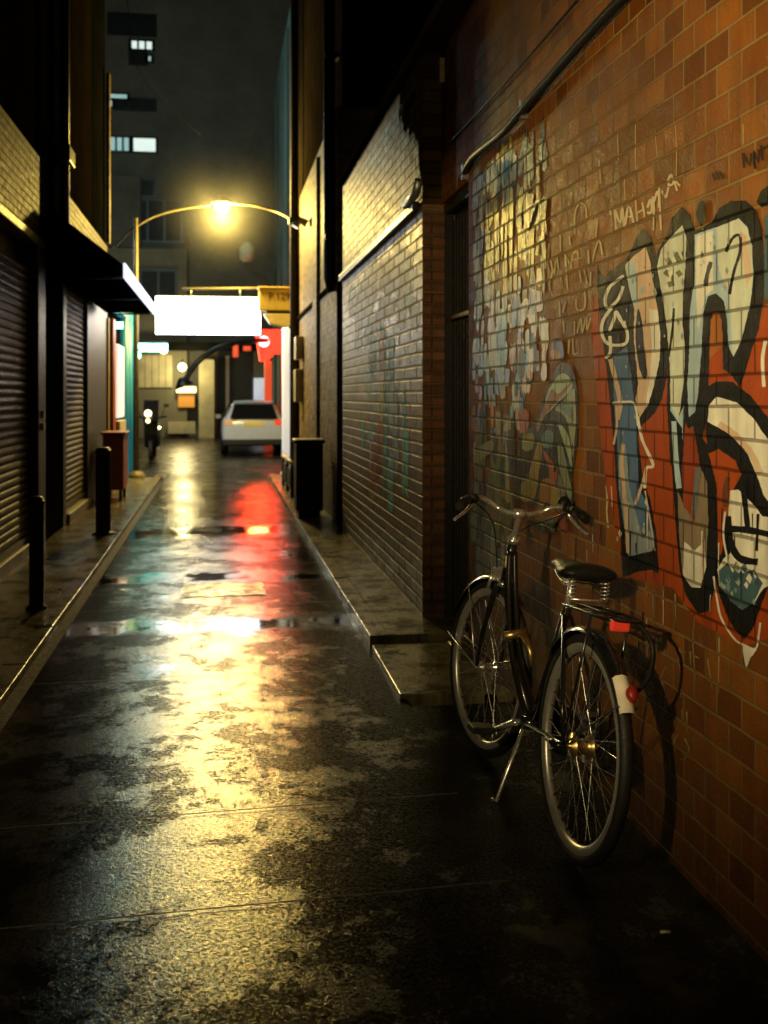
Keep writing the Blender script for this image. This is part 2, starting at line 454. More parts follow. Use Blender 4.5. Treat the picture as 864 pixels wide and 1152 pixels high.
# real bricks on the return face of the pier by the door
m = MB(); z = .09; r = 0
while z < 2.6:
    hh = .064
    cuts = [0, .06, NX-MX+.03] if r % 2 else [0, NX-MX+.03]
    for a, b in zip(cuts, cuts[1:]):
        m.box(MX+.004+a, MX+a+b-a-.004, 6.585-random.uniform(0, .006), 6.62, z, z+hh)
    z += .072; r += 1
m.build('brick_pier', M['pier'], bb, bevel=.004)
# door
dr = bx(1.47, 1.53, 5.82, 6.62, .03, 2.62)
door = dr.build('door', M['door_paint'], bb)
m = MB()
for i in range(9):
    y0 = DY0 + .02 + i*.079
    m.box(1.452, 1.468, y0, y0+.072, .06, 2.55)
m.build('door_board', M['door_paint'], door, bevel=.004)
m = MB().tube([(1.452, 5.90, 1.93), (1.42, 5.91, 1.93), (1.42, 6.50, 1.93), (1.452, 6.51, 1.93)], .014, 8)
m.build('push_bar', M['white_paint'], door)
m = MB(); m.box(1.40, 1.45, DY0+.002, DY0+.05, .05, DZ-.01); m.box(1.40, 1.45, DY1-.03, DY1-.004, .05, DZ-.01); m.box(1.40, 1.45, DY0+.052, DY1-.032, DZ-.07, DZ-.012)
m.build('door_frame', M['black_steel'], bb)
bx(1.30, 1.5, DY0-.02, DY1-.02, -.1, .03).build('door_step', M['step'], bb, bevel=.01)
m = MB(); m.box(MX-.05, 1.95, -4, 11.02, HT+.002, HT+.07)
m.build('coping', M['render_brown'], bb, bevel=.012)
m = MB(); m.box(MX-.045, MX-.001, 6.7, 10.98, 2.63, 2.69)
m.build('ledge', M['black_steel'], bb, bevel=.008)
# cable along the near wall
pts = cr([(NX-.02, 5.92, 2.70), (NX-.03, 5.6, 2.74), (NX-.035, 5.0, 2.72), (NX-.03, 4.4, 2.76), (NX-.03, 3.6, 2.80), (NX-.03, 2.4, 2.82), (NX-.03, 0, 2.8), (NX-.03, -3, 2.8)], 8)
m = MB().tube(pts, .019, 10); cab = m.build('cable', M['vinyl'], bb)
m = MB()
for q in (5.88, 4.7):
    m.cbox((NX-.018, q, 2.73 + (.02 if q < 5 else -.02)), (.034, .03, .085))
m.build('clip', M['alu'], cab)
MB().tube(cr([(NX-.012, 6.3, 2.98), (NX-.012, 5, 2.97), (NX-.012, 3.5, 3.0), (NX-.012, 2, 3.05), (NX-.012, 0, 3.05)], 6), .004, 6).build('thin_cable', M['vinyl'], bb)
MB().tube([(MX-.03, 6.56, 2.80), (MX-.04, 6.62, 2.72), (MX-.06, 6.9, 2.70)], .028, 8).build('junction', M['alu'], bb)
bx(NX-.03, NX-.002, 6.5, 6.54, 3.40, 3.55).build('bracket', M['brass'], bb)
bx(1.262, 1.9, 11.02, 11.55, -.2, 2.75).build('recess', M['render_dark'], bb)

# ------------------------------------------------------------------ paint on the near wall
class Paint:
    def __init__(s, X): s.mb = MB(); s.X = X; s.k = 0
    def lift(s, n=1): s.k += n
    def poly(s, pts, col, smooth=0, closed=True):
        if smooth: pts = [tuple(q)[:2] for q in cr([(a, b, 0) for a, b in pts], smooth, True)]
        s.k += 1
        fine = []
        for i, (a, b) in enumerate(pts):
            c_, d_ = pts[(i+1) % len(pts)]
            n_ = max(1, int(math.hypot(c_-a, d_-b)/3.5))
            for j in range(n_):
                t_ = j/n_; fine.append((a+(c_-a)*t_ + random.uniform(-.38, .38), b+(d_-b)*t_ + random.uniform(-.38, .38)))
        pts = fine
        w = [onwall(a, b, s.X) for a, b in pts]
        x = s.X - .0006 - s.k*.00002
        tri = tessellate_polygon([[Vector((a, b, 0)) for a, b in w]])
        s.mb.add([(x, a, b) for a, b in w], [tuple(t) for t in tri], False, col)
    def stroke(s, pts, wd, col, smooth=5, taper=False):
        if smooth: pts = [tuple(q)[:2] for q in cr([(a, b, 0) for a, b in pts], smooth)]
        s.k += 1
        m_ = len(pts); L = []; Rr = []
        for i in range(m_):
            a = Vector(pts[max(i-1, 0)]); b = Vector(pts[min(i+1, m_-1)])
            t = (b-a)
            if t.length < 1e-6: t = Vector((0, 1))
            t.normalize(); nn = Vector((-t.y, t.x))
            w_ = wd * (1 if not taper else (1 - .75*i/(m_-1))) * random.uniform(.88, 1.12) / 2
            p = Vector(pts[i]); L.append(p+nn*w_); Rr.append(p-nn*w_)
        vs = []
        for i in range(m_):
            x = s.X - .0006 - s.k*.00002 - .000015*i/m_
            for q in (L[i], Rr[i]):
                a, b = onwall(q.x, q.y, s.X); vs.append((x, a, b))
        s.mb.add(vs, [(2*i, 2*i+1, 2*i+3, 2*i+2) for i in range(m_-1)], False, col)

A = lambda l: [(640 + x/3.839, 180 + y/3.839) for x, y in l]
B = lambda l: [(640 + x/3.839, 440 + y/3.839) for x, y in l]
BLK = (.010, .010, .012); RED = (.42, .075, .013); CRM = (.86, .84, .74); PCH = (.74, .54, .38); BLU = (.10, .19, .36)
PBL = (.46, .63, .74); NAV = (.03, .035, .06); ORG = (.42, .14, .03); PAL = (.68, .74, .62); TEA = (.07, .14, .18)
g = Paint(NX)
# red ground behind the letters
g.poly(A([(96, 700), (128, 520), (300, 640), (560, 560), (900, 640), (1250, 700)]) + B([(1250, 1000), (900, 1060), (760, 1100), (560, 1000), (450, 850), (240, 800), (165, 420), (130, 150)]), RED)
# letter one, silhouette
g.poly(A([(122, 455), (150, 505), (250, 425), (290, 340), (322, 296), (358, 335), (385, 470), (408, 600), (425, 740), (432, 830), (424, 940), (404, 1030), (372, 1095), (312, 1150)]) + B([(300, 190), (316, 350), (352, 470), (380, 620), (390, 790), (362, 772), (300, 780), (232, 806), (226, 640), (206, 420), (196, 250)]) + A([(184, 1110), (162, 900), (140, 730), (122, 560)]), BLK)
g.poly(A([(242, 455), (285, 412), (332, 375), (352, 440), (366, 540), (384, 650), (396, 760), (392, 860), (372, 960), (345, 1050), (306, 1112), (288, 1040), (300, 960), (290, 860), (280, 760), (284, 650), (262, 560)]), PCH)
g.poly(A([(248, 455), (285, 430), (300, 620), (284, 640), (262, 560)]), PBL)
g.poly(A([(345, 640), (384, 650), (396, 760), (392, 860), (372, 960), (345, 1050), (330, 1080), (350, 930), (360, 800)]), CRM)
g.poly(A([(300, 640), (318, 700), (326, 800), (340, 930), (318, 935), (296, 850), (288, 740)]), NAV, 4)
g.poly(A([(190, 850), (252, 805), (270, 930), (282, 1050)]) + B([(292, 140), (300, 320), (300, 420), (345, 490), (372, 640), (362, 690), (258, 715), (236, 560), (216, 420), (208, 200), (196, 60)]), BLU)
g.poly(B([(216, 300), (246, 240), (262, 420), (300, 560), (320, 640), (350, 600), (368, 650), (360, 690), (258, 712), (238, 560), (218, 420)]), (.30, .36, .42))
g.stroke(B([(235, 230), (228, 300), (238, 420), (250, 560), (258, 700)]), 4.5, PCH)
g.stroke(A([(180, 860), (205, 960), (222, 1050), (212, 1120)]), 5, PCH)
# scribble
for l in ([(238, 500), (180, 545), (158, 600), (170, 640), (215, 600), (235, 545)], [(185, 640), (150, 690), (142, 745), (165, 790), (205, 800), (248, 790), (252, 740), (225, 690), (205, 655), (195, 690), (175, 740)], [(205, 655), (230, 700), (246, 700)], [(158, 855), (180, 830), (178, 760)]):
    g.stroke(A(l), 3.6, CRM)
for l in ([(190, 1050), (240, 1045), (285, 1055), (300, 1150)],):
    g.stroke(A(l), 2.6, CRM)
g.stroke(B([(298, 110), (318, 210), (365, 318), (335, 335), (328, 420)]), 3.4, CRM)
g.stroke(B([(335, 335), (318, 400), (288, 490)]), 3., PCH)
g.stroke(B([(330, 430), (352, 560), (372, 690)]), 1.6, PCH)
g.stroke(B([(205, 50), (208, 150), (194, 230)]), 2.6, PCH)
# letters two and three, silhouettes
g.poly(A([(372, 420), (395, 375), (428, 320), (446, 250), (488, 202), (528, 235), (548, 310), (618, 268), (650, 210), (700, 176), (765, 176), (812, 216), (838, 300), (848, 450), (842, 600), (820, 740), (788, 830), (742, 985), (700, 925), (668, 905), (664, 800), (655, 660), (622, 660), (610, 850), (605, 960), (600, 1100)]) + B([(560, 280), (505, 130), (490, 320), (440, 320), (425, 60)]) + A([(428, 830), (412, 640), (392, 500)]), BLK)
g.poly(A([(382, 460), (400, 385), (440, 335), (490, 282), (508, 330), (505, 450), (496, 560), (492, 700), (502, 800), (498, 950), (484, 1060), (470, 1140), (440, 1080), (438, 900), (424, 720), (404, 580)]), PAL)
g.poly(B([(440, 60), (470, 120), (500, 60), (492, 240), (494, 470), (476, 500), (458, 320)]), PBL)
g.poly(A([(524, 640), (545, 520), (544, 322), (640, 290), (735, 252), (772, 290), (792, 370), (798, 500), (786, 620), (744, 785), (712, 850), (690, 805), (684, 690), (672, 610), (638, 575), (602, 590), (582, 660), (572, 850), (560, 1000), (545, 1090), (520, 1110), (512, 980), (522, 820)]), PBL)
g.poly(A([(640, 292), (735, 254), (772, 292), (792, 370), (797, 500), (786, 610), (744, 785), (712, 848), (700, 700), (690, 560), (650, 480), (640, 380)]), PAL)
g.poly(A([(552, 330), (625, 305), (625, 560), (590, 590), (560, 740), (550, 560)]), CRM)
g.poly(A([(740, 300), (770, 330), (790, 500), (770, 560), (752, 420)]), PCH)
g.stroke(A([(615, 440), (598, 500), (592, 545)]), 5, (.07, .08, .09))
for l in ([(690, 380), (680, 395), (700, 350), (725, 325), (742, 335), (740, 400), (715, 480), (695, 580)],):
    g.stroke(A(l), 3.4, BLK)
g.stroke(A([(455, 640), (448, 740), (432, 850)]), 2.6, BLK)
for l in ([(425, 425), (440, 450)], [(470, 480), (485, 500)], [(415, 480), (440, 500)], [(460, 400), (480, 440)], [(430, 540), (455, 530)]):
    g.stroke(A(l), 6, (.16, .17, .07))
for l in ([(400, 420), (420, 410)], [(440, 480), (445, 520)], [(415, 545), (430, 560)]):
    g.stroke(A(l), 5, CRM)
g.poly(A([(615, 690), (640, 655), (662, 690), (668, 800), (640, 830), (608, 860)]), ORG)
# lobe of letter two, lower
g.poly(B([(425, 60), (445, 320), (462, 560), (478, 760), (505, 880), (560, 962), (604, 950), (634, 850), (646, 600), (645, 380), (600, 230), (560, 180), (540, 300), (500, 330), (490, 160)]), BLK)
g.poly(B([(505, 170), (540, 150), (560, 270), (580, 400), (566, 560), (520, 560), (495, 480), (490, 340)]), (.34, .06, .02))
g.poly(B([(470, 420), (500, 500), (545, 560), (560, 460), (575, 340), (600, 400), (604, 560), (594, 760), (570, 850), (530, 845), (492, 790), (478, 620)]), (.28, .22, .15))
g.poly(B([(500, 650), (545, 690), (590, 640), (594, 760), (570, 850), (530, 845), (495, 795)]), CRM)
g.stroke(B([(455, 130), (465, 300), (478, 420)]), 6, PBL)
g.stroke(B([(560, 330), (550, 440), (540, 540)]), 6, (.16, .20, .22))
# last letter: big arch
g.poly(A([(565, 1100), (590, 985), (640, 955), (710, 958), (790, 1020), (860, 1110), (960, 1300), (1100, 1500)]) + B([(1100, 900), (960, 880), (860, 850), (830, 930), (800, 1020), (760, 1075), (700, 1005), (660, 905), (632, 800), (645, 600), (640, 420), (600, 250), (590, 120)]), BLK)
g.poly(B([(608, 60), (640, 24), (725, 48), (800, 120), (862, 210), (960, 420), (880, 500), (845, 450), (812, 360), (770, 260), (700, 190), (640, 152), (600, 132)]), CRM)
g.stroke(B([(650, 140), (720, 190), (790, 270), (830, 360)]), 7, PCH)
g.poly(B([(606, 270), (650, 250), (720, 300), (748, 360), (712, 430), (690, 520), (662, 700), (646, 720), (645, 560), (640, 400)]), RED)
g.stroke(B([(690, 370), (675, 440), (680, 500)]), 6, (.16, .06, .04))
g.poly(B([(700, 430), (735, 425), (790, 480), (840, 540), (960, 560), (960, 800), (845, 850), (808, 905), (752, 945), (700, 905), (655, 835), (642, 770), (672, 720), (700, 700), (688, 560)]), CRM)
g.poly(B([(645, 780), (690, 740), (740, 790), (800, 770), (840, 830), (800, 915), (752, 945), (700, 905), (656, 838)]), TEA)
for i in range(26):
    a, b = random.uniform(655, 830), random.uniform(745, 930)
    if abs(a-750)*.9 > 965-b: continue
    r_ = random.uniform(6, 16)
    g.poly(B([(a-r_, b), (a, b-r_*1.5), (a+r_*.8, b), (a+r_*.3, b+r_*1.6)]), random.choice([(.20, .34, .40), (.10, .20, .27), (.05, .10, .14), (.46, .50, .44), CRM]))
for i in range(60):      # worn and dabbed spots inside the letters
    a, b = random.choice([(random.uniform(250, 380), random.uniform(460, 900)), (random.uniform(410, 500), random.uniform(380, 900)), (random.uniform(560, 780), random.uniform(320, 560)), (random.uniform(200, 350), random.uniform(1000, 1700))])
    r_ = random.uniform(3, 11)
    g.poly(A([(a-r_*.7, b), (a, b-r_*2), (a+r_*.7, b), (a+r_*.2, b+r_*2)]), random.choice([(.30, .36, .38), (.75, .72, .60), (.5, .40, .28), (.22, .25, .24), (.40, .52, .60)]))
g.stroke(B([(690, 540), (700, 640), (740, 720), (820, 738)]), 8, BLK)
g.stroke(B([(700, 595), (780, 600), (900, 625)]), 7.5, BLK)
g.stroke(B([(752, 370), (765, 480), (778, 600)]), 6, BLK)
g.stroke(B([(822, 530), (815, 690)]), 3, BLK)
g.stroke(B([(680, 520), (672, 620), (690, 720), (715, 780)]), 2.2, CRM)
g.stroke(B([(630, 800), (645, 900), (665, 985), (720, 1070), (760, 1095), (812, 1112), (826, 1050), (832, 1000)]), 2.2, CRM)
g.poly(B([(755, 1092), (818, 1118), (790, 1150), (772, 1195), (760, 1150)]), CRM)
g.stroke(A([(855, 780), (842, 860), (848, 980)]), 4, CRM)
g.poly(A([(835, 130), (870, 110), (1000, 60), (1000, 150), (840, 205), (815, 180)]), BLK)
g.poly(A([(850, 240), (1000, 200), (1000, 560), (850, 600)]), TEA)
g.poly(A([(556, 240), (562, 195), (580, 175), (594, 190), (590, 260), (572, 285)]), BLK, 4)
for i in range(34):
    bx_ = random.uniform(640, 980); by_ = random.uniform(560, 720) if bx_ > 700 else random.uniform(590, 650)
    L_ = random.uniform(12, 60)
    g.stroke([(bx_, by_), (bx_ + random.uniform(-.8, .8), by_ + L_*.5), (bx_ + random.uniform(-1, 1), by_ + L_)], random.uniform(.8, 1.8), random.choice([CRM, BLK, BLK, RED, PCH]), 3, True)
graf = g.mb.build('graffiti', M['paint'], wall)

# tags and scribbles
t = Paint(NX)
D = lambda l: [(680 + x/4.696, 140 + y/4.696) for x, y in l]
WHT = (.66, .55, .34)
for l in ([(55, 450), (62, 560)], [(60, 460), (85, 520), (95, 440), (105, 540)], [(110, 530), (130, 430), (155, 520)], [(115, 490), (150, 485)], [(165, 400), (175, 515)], [(170, 470), (205, 450)], [(200, 410), (215, 490)], [(228, 440), (245, 395), (250, 460), (226, 465)], [(255, 380), (265, 460)], [(258, 420), (285, 350), (290, 440)], [(262, 420), (262, 560)], [(290, 330), (300, 560)], [(305, 350), (325, 385), (340, 330)], [(335, 300), (355, 265), (365, 310), (340, 320), (345, 290)], [(370, 300), (385, 350)], [(378, 300), (400, 325)], [(30, 450), (36, 480)]):
    t.stroke(D(l), 2.6 if len(l) > 2 else 2.2, WHT, 4)
for l in ([(375, 0), (382, 120), (380, 280)], [(105, 270), (110, 400)], [(265, 0), (280, 170)], [(165, 0), (165, 230)], [(735, 0), (735, 110)], [(70, 30), (75, 190)]):
    t.stroke(D(l), .9, (.50, .40, .16), 2)
for l in ([(735, 150), (740, 230)], [(740, 160), (770, 215), (778, 150)], [(785, 150), (800, 235)], [(790, 140), (815, 200), (820, 130)], [(830, 110), (840, 190)], [(835, 130), (875, 110)], [(575, 260), (590, 295)], [(590, 250), (612, 290)], [(610, 250), (630, 285)]):
    t.stroke(D(l), 3.2, (.035, .02, .012), 2)
E = lambda l: [(530 + x/5.233, 180 + y/5.233) for x, y in l]
YWH = (.50, .42, .20)
for l in ([(612, 440), (612, 320), (640, 255), (675, 275), (680, 340)], [(745, 360), (735, 450)], [(525, 440), (530, 540)], [(580, 450), (585, 500)], [(555, 540), (560, 630)], [(560, 560), (580, 610)], [(590, 640), (600, 560), (625, 540), (640, 580)], [(600, 590), (655, 575)], [(690, 530), (695, 610)], [(715, 600), (740, 500), (760, 480), (775, 560)], [(560, 650), (570, 760)], [(530, 680), (540, 760)], [(640, 650), (650, 720)], [(670, 650), (685, 730)], [(705, 660), (705, 740)], [(620, 820), (625, 880), (670, 870), (668, 770), (630, 790)], [(520, 830), (525, 930)], [(560, 830), (540, 900)], [(610, 950), (610, 1030)], [(625, 1020), (650, 930), (655, 1020), (680, 920), (685, 1000), (705, 930)], [(600, 1050), (605, 1140), (630, 1135)], [(470, 590), (490, 670), (505, 570), (515, 640)], [(440, 390), (450, 440)], [(460, 490), (455, 580)], [(485, 640), (465, 740), (480, 800)], [(545, 950), (550, 1020)], [(580, 1060), (575, 1140)], [(755, 0), (765, 140)]):
    t.stroke(E(l), 1.9, YWH, 4)
t.stroke(B([(160, 410), (168, 470), (165, 520), (172, 590)]), 1.8, WHT, 3)
t.stroke(B([(185, 410), (190, 500)]), 1.5, WHT, 3)
G = lambda l: [(660 + x/3.839, 660 + y/3.839) for x, y in l]
for l in ([(405, 265), (400, 300), (408, 380), (408, 480)], [(400, 280), (430, 285)], [(465, 180), (462, 260), (472, 400)], [(470, 300), (490, 310)], [(575, 220), (572, 460)], [(525, 310), (545, 440)], [(450, 280), (452, 340)], [(415, 530), (418, 600)], [(435, 540), (436, 630)], [(395, 640), (382, 670), (385, 710)], [(425, 655), (445, 700), (425, 745), (405, 745)], [(360, 725), (365, 790), (380, 850)], [(250, 300), (268, 330), (272, 380)], [(215, 360), (240, 420), (252, 450)], [(335, 440), (325, 390), (345, 345)], [(340, 470), (345, 560)], [(260, 0), (262, 40)], [(290, 20), (292, 170)], [(385, 30), (388, 150)]):
    t.stroke(G(l), 2.0, (.42, .34, .17), 3, True)
t.mb.build('graffiti_tag', M['paint'], wall)

# mural left of the lettering: dabs in every course, and a green-robed arch shape
u = Paint(NX)
y_hi, z0 = 5.80, .028
def dab(y, z, w, h, col, sh=0.):
    u.k += 1
    x = NX - .0006 - (u.k % 40)*.00002
    j = lambda a: random.uniform(-a, a)
    n_ = 9; ptsd = []
    for q_ in range(n_):
        a_ = 2*math.pi*q_/n_ + random.uniform(-.2, .2)
        cx_, sx_ = math.cos(a_), math.sin(a_)
        k_ = 1/max(abs(cx_), abs(sx_))**1.0
        ptsd.append((y + w/2*cx_*k_*random.uniform(.8, 1.12) + sh*sx_, z + h/2*sx_*k_*random.uniform(.85, 1.08)))
    u.mb.add([(x, a, b) for a, b in ptsd], [tuple(range(n_))], False, tuple(min(.9, q_*1.45) for q_ in col))
def jit(c, a=.35):
    f = random.uniform(1-a, 1+a); return tuple(max(.004, q*f*random.uniform(.85, 1.15)) for q in c)
def smear_near(y, z, w, h, col):
    u.k += 1
    x = NX - .0006 - u.k*.000008
    n_ = 13; q_ = []
    for i in range(n_):
        a_ = 2*math.pi*i/n_; c_, s_ = math.cos(a_), math.sin(a_)
        k_ = 1/max(abs(c_), abs(s_))**.8
        q_.append((y + w/2*c_*k_*random.uniform(.65, 1.2), z + h/2*s_*k_*random.uniform(.75, 1.15)))
    u.mb.add([(x, a, b) for a, b in q_], [tuple(range(n_))], False, tuple(min(.95, c*1.8) for c in col))
YEL = [(.46, .38, .06), (.34, .31, .08), (.20, .19, .05), (.06, .06, .035), (.025, .03, .03)]
WHI = [(.46, .58, .80), (.32, .46, .76), (.55, .62, .72), (.20, .32, .60), (.12, .22, .38), (.04, .06, .12)]
MIXC = [(.46, .32, .22), (.44, .22, .08), (.12, .22, .38), (.04, .04, .05), (.46, .40, .38), (.10, .25, .30)]
LOWC = [(.05, .045, .03), (.03, .035, .04), (.14, .13, .05), (.24, .13, .04), (.11, .14, .08), (.17, .18, .13)]
for i in range(420):
    y = random.uniform(4.42, 5.74); z = random.uniform(.46, 2.62)
    zz = z + random.gauss(0, .06)
    if zz > 1.94:
        if y < 4.85 and random.random() < .75: c = random.choice(YEL[2:])
        else: c = random.choice(YEL[:4])
        if z > 2.42: c = tuple(q*.6 for q in c)
        w, h = random.uniform(.04, .09), random.uniform(.09, .26)
    elif zz > 1.5:
        c = random.choice(WHI[:4] if y > 5.0 else WHI[2:] + MIXC[:1])
        w, h = random.uniform(.05, .11), random.uniform(.07, .17)
    elif zz > 1.25:
        c = random.choice(MIXC); w, h = random.uniform(.05, .10), random.uniform(.08, .18)
        if y < 4.7: continue
    else:
        if y < 4.95: continue
        c = random.choice(LOWC); w, h = random.uniform(.06, .14), random.uniform(.12, .3)
    if random.random() < .35*max(0, (4.75-y)/.33): continue
    smear_near(y, z, w, h, jit(c, .25))
H_ = lambda l: [(530 + x/5.233, 380 + y/5.233) for x, y in l]
u.k = 210
GRN = (.40, .52, .30); DKN = (.012, .014, .012)
u.poly(H_([(440, 330), (480, 230), (520, 165), (570, 150), (610, 200), (632, 330), (636, 480), (625, 640), (605, 800), (608, 1020), (560, 1020), (500, 1000), (400, 990), (300, 960), (285, 800), (290, 600), (380, 480)]), DKN, 4)
u.poly(H_([(455, 330), (485, 270), (530, 215), (580, 225), (600, 300), (520, 380), (440, 450)]), GRN, 4)
u.poly(H_([(500, 420), (560, 360), (606, 300), (618, 400), (618, 520), (600, 640), (580, 520), (545, 450)]), (.34, .38, .22), 3)
u.poly(H_([(520, 510), (560, 540), (590, 620), (600, 700), (596, 760), (560, 640)]), GRN, 3)
u.poly(H_([(515, 400), (560, 385), (606, 420), (606, 490), (560, 440)]), (.15, .25, .25), 3)
u.poly(H_([(480, 300), (520, 330), (590, 260), (590, 280), (490, 400), (430, 480), (400, 560), (395, 500), (440, 400)]), (.28, .13, .07), 3)
u.poly(H_([(420, 590), (450, 545), (490, 560), (485, 640), (455, 650), (430, 640)]), (.12, .20, .22), 3)
u.poly(H_([(296, 590), (360, 560), (380, 600), (360, 660), (310, 660)]), (.28, .28, .07), 3)
u.poly(H_([(400, 610), (425, 640), (410, 760), (385, 930), (350, 950), (350, 800), (375, 700)]), (.40, .27, .05), 3)
u.poly(H_([(430, 660), (490, 740), (516, 760), (500, 900), (460, 980), (440, 900), (470, 800)]), (.44, .11, .03), 3)
u.poly(H_([(415, 850), (470, 830), (480, 880), (430, 1000), (400, 1000)]), (.40, .20, .04), 3)
u.poly(H_([(516, 640), (545, 640), (580, 800), (600, 900), (590, 960), (560, 880), (525, 760)]), (.26, .30, .19), 3)
u.poly(H_([(520, 800), (560, 900), (545, 990), (515, 1010)]), (.20, .20, .14), 3)
u.poly(H_([(480, 900), (512, 880), (512, 1010), (470, 1010)]), (.38, .28, .04), 3)
u.poly(H_([(300, 860), (360, 840), (350, 960), (300, 950)]), (.30, .26, .06), 3)
u.poly(H_([(285, 440), (330, 420), (350, 470), (330, 560), (300, 560)]), (.40, .09, .03), 3)
u.poly(H_([(25, 690), (60, 640), (130, 600), (135, 660), (90, 700), (30, 740)]), (.40, .38, .16), 2)
u.poly(H_([(195, 530), (245, 460), (245, 530), (210, 550)]), (.52, .46, .28), 2)
u.poly(H_([(480, 60), (500, 5), (540, 20), (552, 90), (535, 140), (500, 80)]), (.05, .08, .20), 3)
u.poly(H_([(470, 80), (520, 70), (530, 120), (490, 130)]), (.36, .17, .06), 3)
for l in ([(300, 560), (290, 700), (285, 960)], [(250, 480), (255, 700), (270, 1000)], [(490, 640), (505, 720), (500, 790)]):
    u.stroke(H_(l), 4.5, DKN)
u.stroke(H_([(632, 340), (628, 600), (600, 800)]), 2.2, DKN)
u.stroke(H_([(612, 300), (620, 480), (604, 700)]), 1.4, (.46, .50, .36))
u.stroke(E([(330, 420), (395, 240), (420, 330), (440, 560)]), 3, (.40, .36, .10))
u.stroke(E([(390, 560), (415, 450), (440, 570), (440, 640)]), 3, (.38, .36, .10))
u.stroke(E([(400, 0), (395, 120), (400, 230)]), 3, (.26, .25, .07))
for l in ([(330, 170), (330, 420)], [(440, 230), (430, 330), (440, 420)], [(360, 200), (350, 360)], [(290, 280), (290, 400)]):
    u.stroke(E(l), 5.5, (.03, .035, .03))
# colour below the handlebar, on the lower courses
for l, c in (([(470, 1050), (480, 1150)], (.12, .16, .09)), ([(540, 1040), (560, 1150)], (.34, .06, .03)), ([(410, 1060), (430, 1140)], (.14, .15, .06))):
    u.stroke(H_(l), 9, c)
u.mb.build('mural', M['paint_worn'], wall)

# pale faded mural on the darker wall
v = Paint(MX)
def smear(y, z, w, h, col):
    v.k = v.k+1
    x = MX - .0006 - v.k*.00002
    n_ = 13; q_ = []
    for i in range(n_):
        a_ = 2*math.pi*i/n_; c_, s_ = math.cos(a_), math.sin(a_)
        k_ = 1/max(abs(c_), abs(s_))**.6
        q_.append((y + w/2*c_*k_*random.uniform(.6, 1.2), z + h/2*s_*k_*random.uniform(.7, 1.15)))
    v.mb.add([(x, a, b) for a, b in q_], [tuple(range(n_))], False, tuple(min(.95, c*2.1) for c in col))
for i in range(46):      # pale wash under the ledge
    smear(random.uniform(6.75, 10.2), random.uniform(1.95, 2.5), random.uniform(.25, .7), random.uniform(.12, .34), jit(random.choice([(.50, .54, .50), (.42, .50, .52), (.54, .54, .44)]), .25))
for i in range(30):      # turquoise figure
    smear(random.gauss(8.3, .55), random.uniform(.75, 1.95), random.uniform(.12, .34), random.uniform(.2, .6), jit(random.choice([(.14, .34, .33), (.18, .40, .37), (.10, .24, .22), (.34, .42, .38), (.40, .34, .16), (.30, .12, .05)]), .3))
v.mb.build('mural', M['midpaint'], mid)

# dark set-back building behind the coping
sb = thing('setback_building', 'tall black building set back above the brick wall coping', 'building', (3.2, 6, 0))
bx(3.0, 12, -4, 11.2, .0, 16).build('wall', M['render_dark'], sb)
bx(2.9, 12, 4, 11.3, 16.01, 16.3).build('cornice', M['render_dark'], sb)

# drainpipe
dp = thing('drainpipe', 'black drainpipe running down the corner of the ochre building', 'drainpipe', (1.20, 11.8, 2.6))
MB().tube([(1.20, 11.75, 16), (1.20, 11.75, 2.75), (1.24, 11.75, 2.6)], .065, 12).build('pipe', M['black_steel'], dp)
m = MB()
for z in (3.2, 5.2, 7.2, 9.2): m.cbox((1.225, 11.75, z), (.16, .16, .06))
m.build('pipe_bracket', M['black_steel'], dp)

# ochre building beyond it
cb = thing('corner_building', 'ochre brick building at the alley end, brown render above', 'building', (1.262, 14, 0))
bx(MX, 6, 11.56, 19.4, -.2, 4.6).build('wall', M['yel'], cb)
bx(MX+.06, 6, 11.56, 19.4, 4.601, 16).build('upper_wall', M['render_brown'], cb)
bx(MX-.03, MX-.001, 11.6, 19.3, 2.66, 2.72).build('ledge', M['render_brown'], cb, bevel=.006)
bx(MX-.04, MX-.001, 13.6, 14.2, -.1, 4.5).build('pilaster', M['yel'], cb)
for z0_, z1_, y0 in ((2.0, 2.35, 16.2), (1.35, 1.85, 16.3)):
    bx(MX-.12, MX-.001, y0, y0+.35, z0_, z1_).build('meter_box', M['lens_cream'], cb, bevel=.01)
MB().tube([(MX-.03, 15.2, 3.9), (MX-.14, 15.2, 3.95), (MX-.2, 15.2, 3.85)], .06, 10).build('bulkhead_fitting', M['alu'], cb)

# ------------------------------------------------------------------ street lamp with arm on the timber pole
LAMP = P(250, 231, 18.3)
lp = thing('street_lamp', 'lit sodium lamp on a curved arm from the dark timber pole', 'street lamp', (1.19, 17.2, .09))
MB().tube([(1.19, 17.2, .05), (1.19, 17.2, 16)], [.075, .055], 14).build('pole', M['dark_pole'], lp)
a0 = Vector((1.19, 17.2, 4.25))
MB().tube(cr([a0, P(315, 240, 18.0), P(290, 232, 18.15), P(264, 229, 18.25), LAMP + Vector((.12, 0, .07))], 6), .023, 10).build('arm', M['olive_pole'], lp)
m = MB().lathe([(.0, .12), (.06, .115), (.16, .05), (.19, -.03), (.185, -.035), (.15, .04), (.0, .10)], 20, Matrix.Translation(LAMP + Vector((0, 0, .06))))
head = m.build('lamp_head', M['olive_pole'], lp)
m = MB().lathe([(.0, .06), (.08, .05), (.125, .0), (.11, -.07), (.06, -.12), (.0, -.135)], 20, Matrix.Translation(LAMP))
m.build('bulb', M['bulb'], head)
m = MB(); m.cbox((1.19, 17.2, 4.25), (.19, .19, .10)); m.build('collar', M['black_steel'], lp, bevel=.01)
